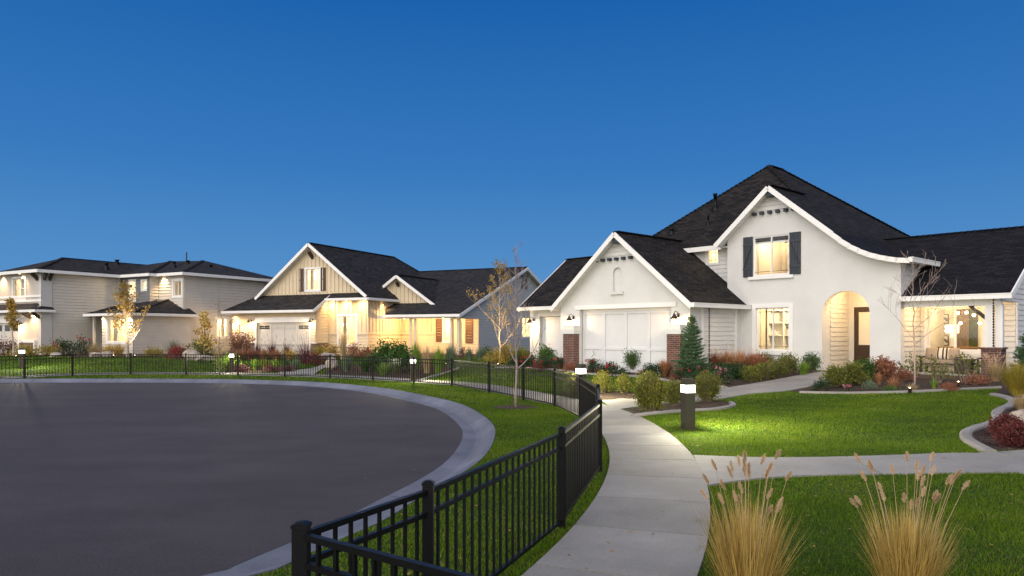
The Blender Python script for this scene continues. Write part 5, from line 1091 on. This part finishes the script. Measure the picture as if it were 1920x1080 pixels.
# ---- trees
def tree(name, px, py, H_, label, cat='tree', bark='bark', spread=.5, first=.3, nb=11, leaves=0, lc='fall', ls=.09, rad=None, lean=0, lev=3, up=.9, leaf_low=.3, seed=1, cluster=None):
    rs = random.getstate(); random.seed(seed)
    x, y, z = at(px, py); h = H_ * y / F; r_ = empty(name, (x, y, z)); tag(r_, label, cat); rad = rad or h * .012
    t = MB(); br = MB(); tips = []
    path = []; p = Vector((0, 0, -.05)); n = 12
    for k in range(n + 1): path.append(Vector((lean * h * (k / n) + random.gauss(0, .004 * h) * (k > 0), random.gauss(0, .004 * h) * (k > 0), h * k / n - (.05 if k == 0 else 0))))
    t.tube(path, [rad * (1 - .93 * (k / n) ** .9) for k in range(n + 1)], 8)
    def bran(p, d, l, r0, lv):
        m = 5; pts = [p]; q = p.copy(); dd = d.copy()
        for k in range(m):
            dd = (dd + rv() * .16 + Vector((0, 0, .10 * up))).normalized(); q = q + dd * l / m; pts.append(q.copy())
        br.tube(pts, [max(.0018 + .00008 * y, r0 * (1 - .8 * k / m)) for k in range(m + 1)], 5 if lv == 0 else 3, .5, False)
        tips.append((pts[2:], l, lv))
        if lv < lev - 1:
            for k in range(4 if lv == 0 else 3):
                f = random.uniform(.3, .95); i = min(m - 1, int(f * m)); b = pts[i].lerp(pts[i + 1], f * m - i); nd = (dd + rv() * .75 + Vector((0, 0, .25))).normalized(); bran(b, nd, l * random.uniform(.35, .6), r0 * .5, lv + 1)
    for k in range(nb):
        f = first + (.96 - first) * (k + random.random() * .6) / nb; b = path[min(n, int(f * n))].lerp(path[min(n, int(f * n) + 1)], f * n - int(f * n)); a = k * 2.4 + random.uniform(-.4, .4); e = random.uniform(.55, 1.0) + .5 * f
        bran(b, Vector((cos(a), sin(a), e)).normalized(), h * spread * (1.08 - f) * random.uniform(.75, 1.1), rad * (1 - .8 * f) * .55, 0)
    t.build('trunk', bark, r_, True); br.build('branch', bark, r_)
    if leaves:
        m = MB(); tl = [q for q in tips if q[2] > 0] or tips
        for k in range(leaves):
            ps_, l, lv = random.choice(tl); i = random.randrange(len(ps_)); q = ps_[i] + rv() * ls * 1.1
            if q.z < h * leaf_low: continue
            leaf(m, q, rv() + Vector((0, 0, -.4)), ls * random.uniform(.7, 1.3), ls * .35, min(1, max(0, random.gauss(.5, .25))))
        m.build('crown', LM[lc], r_, uv=False)
    random.setstate(rs); return r_
tree('bare_tree', 967, 764, 308, 'slender bare tree in the verge between curb and fence', bark='grey_bark', spread=.36, first=.22, nb=22, rad=.036, up=.8, seed=4)
tree('maple_tree', 937, 684, 196, 'spotlit maple with sparse orange leaves behind the fence', bark='pale_bark', spread=.42, first=.15, nb=18, leaves=520, lc='fall', ls=.12, rad=.045, seed=6, leaf_low=.12)
tree('bare_tree', 411, 705, 152, 'thin nearly bare sapling in the verge at the left', spread=.16, first=.3, nb=9, rad=.028, seed=8, lev=2, leaves=60, lc='rust', ls=.06)
tree('maple_tree', 240, 670, 136, 'lit gold maple before the grey house', bark='pale_bark', spread=.46, first=.14, nb=18, leaves=760, lc='fall', ls=.15, rad=.10, seed=10, leaf_low=.1, lean=-.06)
tree('young_tree', 26, 670, 112, 'small golden tree before the grey garage', bark='pale_bark', spread=.18, first=.4, nb=14, leaves=800, lc='fall', ls=.14, rad=.06, seed=12, leaf_low=.32, lean=-.05)
tree('young_tree', 383, 676, 92, 'sparse yellow leaved young tree right of the grey house', spread=.3, first=.15, nb=11, leaves=420, lc='gold', ls=.15, rad=.04, seed=14, leaf_low=.1)
tree('birch_tree', 1715, 729, 250, 'uplit bare pale tree before the porch', bark='grey_bark', spread=.62, first=.3, nb=10, rad=.028, up=.5, seed=17, lean=-.02)
def spruce(px, py, H_, W, label, seed):
    rs = random.getstate(); random.seed(seed); x, y, z = at(px, py); s = y / F; h = H_ * s; w = W * s; r_ = empty('spruce_tree', (x, y, z)); tag(r_, label, 'spruce')
    MB().tube([(0, 0, -.05), (0, 0, h * .5), (0, 0, h)], [.05, .03, .008], 8).build('trunk', 'bark', r_)
    m = MB()
    def spray(p, d, l):
        n = int(l / .015) + 3
        for i in range(n):
            q = p + d * l * i / n
            for k in range(5): dd = (d * .6 + rv() * .9).normalized(); sd_ = dd.cross(rv()).normalized() * .0055; m.face([q - sd_, q + sd_, q + dd * .06], min(1, max(0, .4 + .35 * i / n + random.gauss(0, .15))))
    zz = .03
    while zz < h * .97:
        f = zz / h; R_ = w * .5 * (1 - f) ** .85 * random.uniform(.85, 1.1) + .05; nb = int(9 + 9 * (1 - f)); a0 = random.uniform(0, 6)
        for k in range(nb):
            a = a0 + 2 * pi * k / nb + random.gauss(0, .12); L = R_ * random.uniform(.5, 1.22); d = Vector((cos(a), sin(a), .12 + .5 * f)).normalized(); b = Vector((0, 0, zz + random.uniform(-.04, .04)))
            spray(b + d * L * .25, d, L * .75)
            for j in range(int(L / .11)):
                g = random.uniform(.3, .9); sd2 = Vector((-sin(a), cos(a), 0)) * random.choice((-1, 1)); spray(b + d * L * g, (d * .7 + sd2 * .7 + Vector((0, 0, .1))).normalized(), L * .3 * (1.25 - g) + .04)
        zz += h * .055 * (1.1 - .35 * f)
    for k in range(3): spray(Vector((0, 0, h * .92)), Vector((random.gauss(0, .1), random.gauss(0, .1), 1)).normalized(), h * .09)
    m.build('crown', LM['spruce'], r_, uv=False); random.setstate(rs)
spruce(1297, 708, 116, 74, 'blue green spruce before the right brick pilaster', 3)
spruce(1932, 712, 104, 66, 'blue green spruce cut by the right edge of the photo', 5)
# ---- ground spotlights
def uplight(px, py, tx, ty, w, label, c=(1, .74, .42), dd=.9):
    x, y, z = at(px, py); r_ = empty('garden_spotlight', (x, y, z)); tag(r_, label, 'spotlight', 'garden spotlights')
    MB().lathe([(.035, .0), (.045, .02), (.045, .13), (.055, .14), (.055, .15), (.001, .145)], (0, 0, 0), 12).build('housing', 'bronze', r_, True)
    MB().ball((0, 0, .135), .028, 8).build('lens', 'bulb', r_, True)
    slight(r_, (0, 0, .22), (tx, ty, dd), w, 85, c, .04, 1)
uplight(934, 688, .1, .25, 170, 'spotlight lighting the orange maple'); uplight(1797, 726, -.6, .35, 26, 'spotlight in the mulch before the porch', dd=.5); uplight(1706, 738, .35, .5, 34, 'spotlight at the foot of the pale tree')
uplight(253, 671, -.35, .15, 320, 'spotlight right of the gold maple'); uplight(213, 671, .3, .2, 110, 'spotlight left of the gold maple'); uplight(30, 672, -.1, .15, 200, 'spotlight under the small golden tree'); uplight(914, 688, -.4, .4, 50, 'spotlight by the pale siding corner'); uplight(396, 680, .1, .2, 60, 'spotlight under the sparse yellow tree')
# ================================================================= PORCH AND ROOM FURNISHINGS of the white house
def on(h_, a, b, z, name, label, cat, group=None):
    x, y = h_.w(a, b); r_ = empty(name, (x, y, z), -h_.t); tag(r_, label, cat, group); return r_
def seat(a, b, W, label, name, cat):
    r_ = on(R, a, b, .44, name, label, cat); m = MB()
    m.box(0, W, .0, .65, .26, .32).box(0, .07, 0, .07, 0, .26).box(W - .07, W, 0, .07, 0, .26).box(0, .07, .58, .65, 0, .26).box(W - .07, W, .58, .65, 0, .26); m.build('frame', 'dark_wood', r_)
    for u in (0, W - .06): MB().box(u, u + .06, .0, .65, .50, .55).box(u, u + .06, 0, .06, .32, .50).box(u, u + .06, .59, .65, .32, .5).build('armrest', 'dark_wood', r_)
    MB().box(.07, W - .07, .02, .6, .325, .45).build('seat_cushion', 'fabric', r_); MB().box(.07, W - .07, .50, .62, .455, .80).build('back_cushion', 'fabric', r_); return r_
seat(.30, 1.02, 1.15, 'dark framed patio sofa with taupe cushions on the porch', 'patio_sofa', 'sofa'); seat(2.12, .75, .62, 'patio chair with taupe cushion behind the brick pedestal', 'patio_chair', 'chair')
def pillow(a, b, z, mat, label, tilt=.25, rot=0, stripe=False):
    x, y = R.w(a, b); m = MB(); n = 8; 
    def pt(i, j, s): u = i / n * 2 - 1; v = j / n * 2 - 1; return (u * .22 * (1 - .06 * v * v), s * .075 * (1 - u ** 4) * (1 - v ** 4), .21 + v * .21 * (1 - .06 * u * u))
    f2 = MB()
    for i in range(n):
        for j in range(n):
            for s in (-1, 1): (f2 if stripe and i in (1, 4, 6) else m).face([pt(i, j, s), pt(i + 1, j, s), pt(i + 1, j + 1, s), pt(i, j + 1, s)])
    o = m.build('pillow', mat, None, True); o.location = (x, y, z); o.rotation_euler = (-tilt, 0, -R.t + rot); tag(o, label, 'pillow')
    if stripe: f2.build('stripe', 'dark_fabric', o, True)
pillow(.58, 1.36, .90, 'fabric', 'taupe pillow at the left end of the porch sofa'); pillow(.92, 1.34, .90, 'cream_fabric', 'cream pillow with dark stripes in the middle of the porch sofa', stripe=True); pillow(1.22, 1.38, .90, 'fabric', 'plain taupe pillow at the right end of the porch sofa'); pillow(2.38, 1.05, .92, 'cream_fabric', 'striped pillow leaning on the porch chair', .5, -.5, True)
t_ = on(R, 1.55, .55, .44, 'patio_table', 'low dark slatted cube table on the porch', 'table'); m = MB()
for z in (.02, .12, .22, .32, .42): m.box(0, .48, 0, .48, z, z + .06)
m.box(.03, .45, .03, .45, .0, .47); m.build('slat_frame', 'dark_wood', t_); MB().box(-.02, .50, -.02, .50, .482, .51).build('table_top', 'dark_wood', t_)
# dining room behind the porch window
k_ = on(R, R.a(1785, 3.0), 3.0, .9, 'table_lamp', 'white lamp with glowing drum shade in the porch window', 'lamp')
MB().lathe([(.001, 0), (.09, 0), (.09, .03), (.05, .1), (.09, .3), (.03, .48), (.001, .5)], (0, 0, .42), 14).build('lamp_base', 'trim', k_, True); MB().lathe([(.20, .92), (.22, .92), (.22, 1.22), (.20, 1.22)], (0, 0, .0), 20).build('lamp_shade', 'shade', k_, True)
q = on(R, .3, 2.8, .44, 'sideboard', 'oak dining table under the chandelier', 'table'); MB().box(0, 2.2, 0, .9, .82, .87).build('table_top', 'oak', q)
for u in (.1, 2.0):
    for v in (.1, .75): MB().box(u, u + .08, v, v + .08, 0, .82).build('leg', 'oak', q)
ca, cb_ = R.a(1818, 3.6), 3.6; q = on(R, ca, cb_, 2.35, 'chandelier', 'branching brass chandelier with globe bulbs in the dining room', 'chandelier'); m = MB().tube([(0, 0, .85), (0, 0, 0)], .012, 6)
for px, py, dv in ((1796, 587, 0), (1812, 586, .25), (1826, 591, -.2), (1801, 606, -.15), (1837, 606, .1)):
    a = R.a(px, cb_ + dv); z = R.z(py, a, cb_ + dv) - 2.35; m.tube([(0, 0, 0), (a - ca, dv, z)], .009, 5); MB().ball((a - ca, dv, z), .055, 8).build('bulb', 'bulb', q, True)
m.build('frame', 'bronze', q)
# framed botanical prints
for i, (y0, y1) in enumerate(((589, 607), (609, 625), (629, 648))):
    b = 4.6; a0, a1 = R.a(1762, b), R.a(1778.5, b); z1 = R.z(y0, a0, b); z0 = R.z(y1, a0, b); q = on(R, a0, b, z0, 'framed_print', ('top', 'middle', 'bottom')[i] + ' framed botanical print of the stack of three in the dining room', 'picture', 'framed botanical prints')
    w_, h_ = a1 - a0, z1 - z0; MB().box(0, w_, 0, .03, 0, h_).build('frame', 'dark_wood', q); MB().box(.03, w_ - .03, -.006, -.001, .03, h_ - .03).build('print', 'trim', q); m = MB()
    for k in range(7):
        a = pi * (k + .5) / 7; c_ = Vector((w_ / 2, -.012, h_ * .28)); d = Vector((cos(a), 0, sin(a))); e = Vector((-d.z, 0, d.x)); l = h_ * .5 * (.8 + .2 * sin(a)); m.face([c_ + d * l * .25, c_ + d * l * .6 + e * l * .13, c_ + d * l, c_ + d * l * .6 - e * l * .13])
    m.build('leaf_motif', 'dark_fabric', q)
B(-1.2, 2.7, 4.65, 4.7, .45, 3.2).build('partition', 'interior', r)
B(R.a(1809, 4.6), R.a(1833, 4.6), 4.58, 4.62, 1.0, 2.85).build('reflecting_window', 'green_reflection', r)
m = MB()
for k in range(30):
    a = R.a(1793, 4.5) + k * .014; m.face([(a, 4.5 + .03 * sin(k * 1.5), .5), (a + .014, 4.5 + .03 * sin((k + 1) * 1.5), .5), (a + .014, 4.5 + .03 * sin((k + 1) * 1.5), 3.1), (a, 4.5 + .03 * sin(k * 1.5), 3.1)])
m.build('curtain', 'fabric', r, True)
# bookcase behind the ground floor window
q = on(R, -6.2, 2.35, .42, 'bookcase', 'white built-in bookcase behind the ground floor window', 'bookcase'); m = MB(); m.box(0, 2.8, .33, .35, 0, 2.9)
for u in (0, .72, 1.42, 2.1, 2.76): m.box(u, u + .05, 0, .33, 0, 2.9)
for z in (.02, .78, 1.28, 1.82, 2.35, 2.85): m.box(0, 2.8, .01, .33, z, z + .045)
m.box(.05, 2.75, -.02, 0.0, .07, .76); m.build('frame', 'trim', q)
for k, (u, z, w_, h_, mt) in enumerate(((.95, 1.33, .05, .28, 'dark_fabric'), (1.01, 1.33, .04, .25, 'terracotta'), (1.06, 1.33, .05, .27, 'fabric'), (1.60, 1.33, .05, .28, 'dark_wood'), (1.66, 1.33, .05, .24, 'terracotta'), (1.72, 1.33, .04, .27, 'cream_fabric'))):
    x, y = R.w(-6.2 + u, 2.45); o = B(0, w_, 0, .2, 0, h_).build('book', mt, None); o.location = (x, y, .42 + z); o.rotation_euler = (0, 0, -R.t); tag(o, ('dark', 'red', 'tan', 'brown', 'orange', 'cream')[k] + ' spined book on the %s shelf of the bookcase' % ('left' if k < 3 else 'right'), 'book', 'books in the bookcase')
for k, (u, z, pr, mt, lb) in enumerate(((1.0, 1.87, [(.001, 0), (.07, 0), (.09, .1), (.05, .22), (.03, .27), (.04, .3)], 'dark_fabric', 'dark vase on the upper bookcase shelf'), (1.15, .83, [(.001, 0), (.05, 0), (.09, .07), (.10, .13), (.05, .18)], 'bronze', 'round bronze bowl on the lower bookcase shelf'), (1.7, .83, [(.001, 0), (.10, .01), (.12, .1), (.06, .2), (.04, .23)], 'dark_wood', 'squat dark jar on the lower bookcase shelf'), (2.3, 1.87, [(.001, 0), (.08, 0), (.10, .15), (.07, .3), (.07, .34)], 'fabric', 'tan jar on the upper bookcase shelf'))):
    x, y = R.w(-6.2 + u, 2.5); o = MB().lathe(pr, n=14).build('vase', mt, None, True); o.location = (x, y, .42 + z); tag(o, lb, 'vase')
m = MB()
for k in range(900):
    y = random.uniform(3.2, 22); x = random.uniform(-.35, .75) * y + 1
    if inpoly(x, y, loop) and random.random() < .5 or random.random() < .4 and not inpoly(x, y, walkpoly): continue
    zb = (-.1 if inpoly(x, y, inner) else .012 if inpoly(x, y, loop) else T(x, y) + (.032 if inpoly(x, y, walkpoly) or inpoly(x, y, crosspoly) else .04))
    if zb == .012: continue
    a = random.uniform(0, 6.3); d = Vector((cos(a), sin(a), random.uniform(-.1, .25))); e_ = Vector((-sin(a), cos(a), random.uniform(-.2, .3))); l = random.uniform(.012, .028); p = Vector((x, y, zb + .004)); m.face([p - d * l, p + e_ * l * .5, p + d * l, p - e_ * l * .5], random.random())
tag(m.build('fallen_leaves', LM['fall'], None, uv=False), 'small dry leaves scattered on the lawn, walk and road', 'leaves', kind='stuff')
# ================================================================= LIGHT, SKY, CAMERA
wd = bpy.data.worlds.new('World'); bpy.context.scene.world = wd; wd.use_nodes = True; t = wd.node_tree; bg = t.nodes['Background']
tc = N(t, 'ShaderNodeTexCoord'); sp = N(t, 'ShaderNodeSeparateXYZ'); t.links.new(tc.outputs['Generated'], sp.inputs[0])
rp = N(t, 'ShaderNodeValToRGB'); e = rp.color_ramp.elements
e[0].position = 0; e[0].color = (.108, .280, .53, 1); e[1].position = 1; e[1].color = (.005, .062, .25, 1)
for p_, c_ in ((.10, (.074, .235, .51)), (.22, (.035, .172, .455)), (.42, (.010, .108, .37)), (.6, (.007, .08, .30))): x = e.new(p_); x.color = col(c_)
t.links.new(sp.outputs[2], rp.inputs[0])
# afterglow in the part of the sky behind the photographer and to the left (the west)
vd = N(t, 'ShaderNodeVectorMath', operation='DOT_PRODUCT'); vd.inputs[1].default_value = Vector((-.42, -.86, .28)).normalized(); t.links.new(tc.outputs['Generated'], vd.inputs[0])
mr = N(t, 'ShaderNodeMapRange'); mr.inputs['From Min'].default_value = .05; mr.inputs['From Max'].default_value = .95; mr.interpolation_type = 'SMOOTHSTEP'; t.links.new(vd.outputs['Value'], mr.inputs['Value'])
gl = N(t, 'ShaderNodeMixRGB', blend_type='MIX'); t.links.new(mr.outputs[0], gl.inputs[0]); t.links.new(rp.outputs[0], gl.inputs[1]); gl.inputs[2].default_value = (2.25, 2.12, 2.05, 1)
t.links.new(gl.outputs[0], bg.inputs[0]); bg.inputs[1].default_value = 1.0
sl_ = bpy.data.lights.new('sun', 'SUN'); sl_.energy = .35; sl_.angle = radians(40); sl_.color = (1, .9, .86); so_ = bpy.data.objects.new('sun', sl_); C.objects.link(so_); so_.rotation_euler = Vector((.5, .8, -.45)).to_track_quat('-Z', 'Y').to_euler()
cd = bpy.data.cameras.new('camera'); cd.lens = 25; cd.sensor_width = 36; cd.shift_y = (HZ - 540) / 1920; cd.clip_end = 3000; cam = bpy.data.objects.new('camera', cd); C.objects.link(cam); cam.location = (0, 0, CZ); cam.rotation_euler = (pi / 2, 0, 0)
sc = bpy.context.scene; sc.camera = cam; sc.view_settings.view_transform = 'Standard'; sc.view_settings.look = 'None'; sc.view_settings.gamma = 1; sc.view_settings.exposure = .17
sc.cycles.use_denoising = True; sc.cycles.max_bounces = 6; sc.cycles.transparent_max_bounces = 8; sc.cycles.sample_clamp_indirect = 4
dup = set(l for l in LABELS if LABELS.count(l) > 1); print('labels', len(LABELS), 'dups', dup)
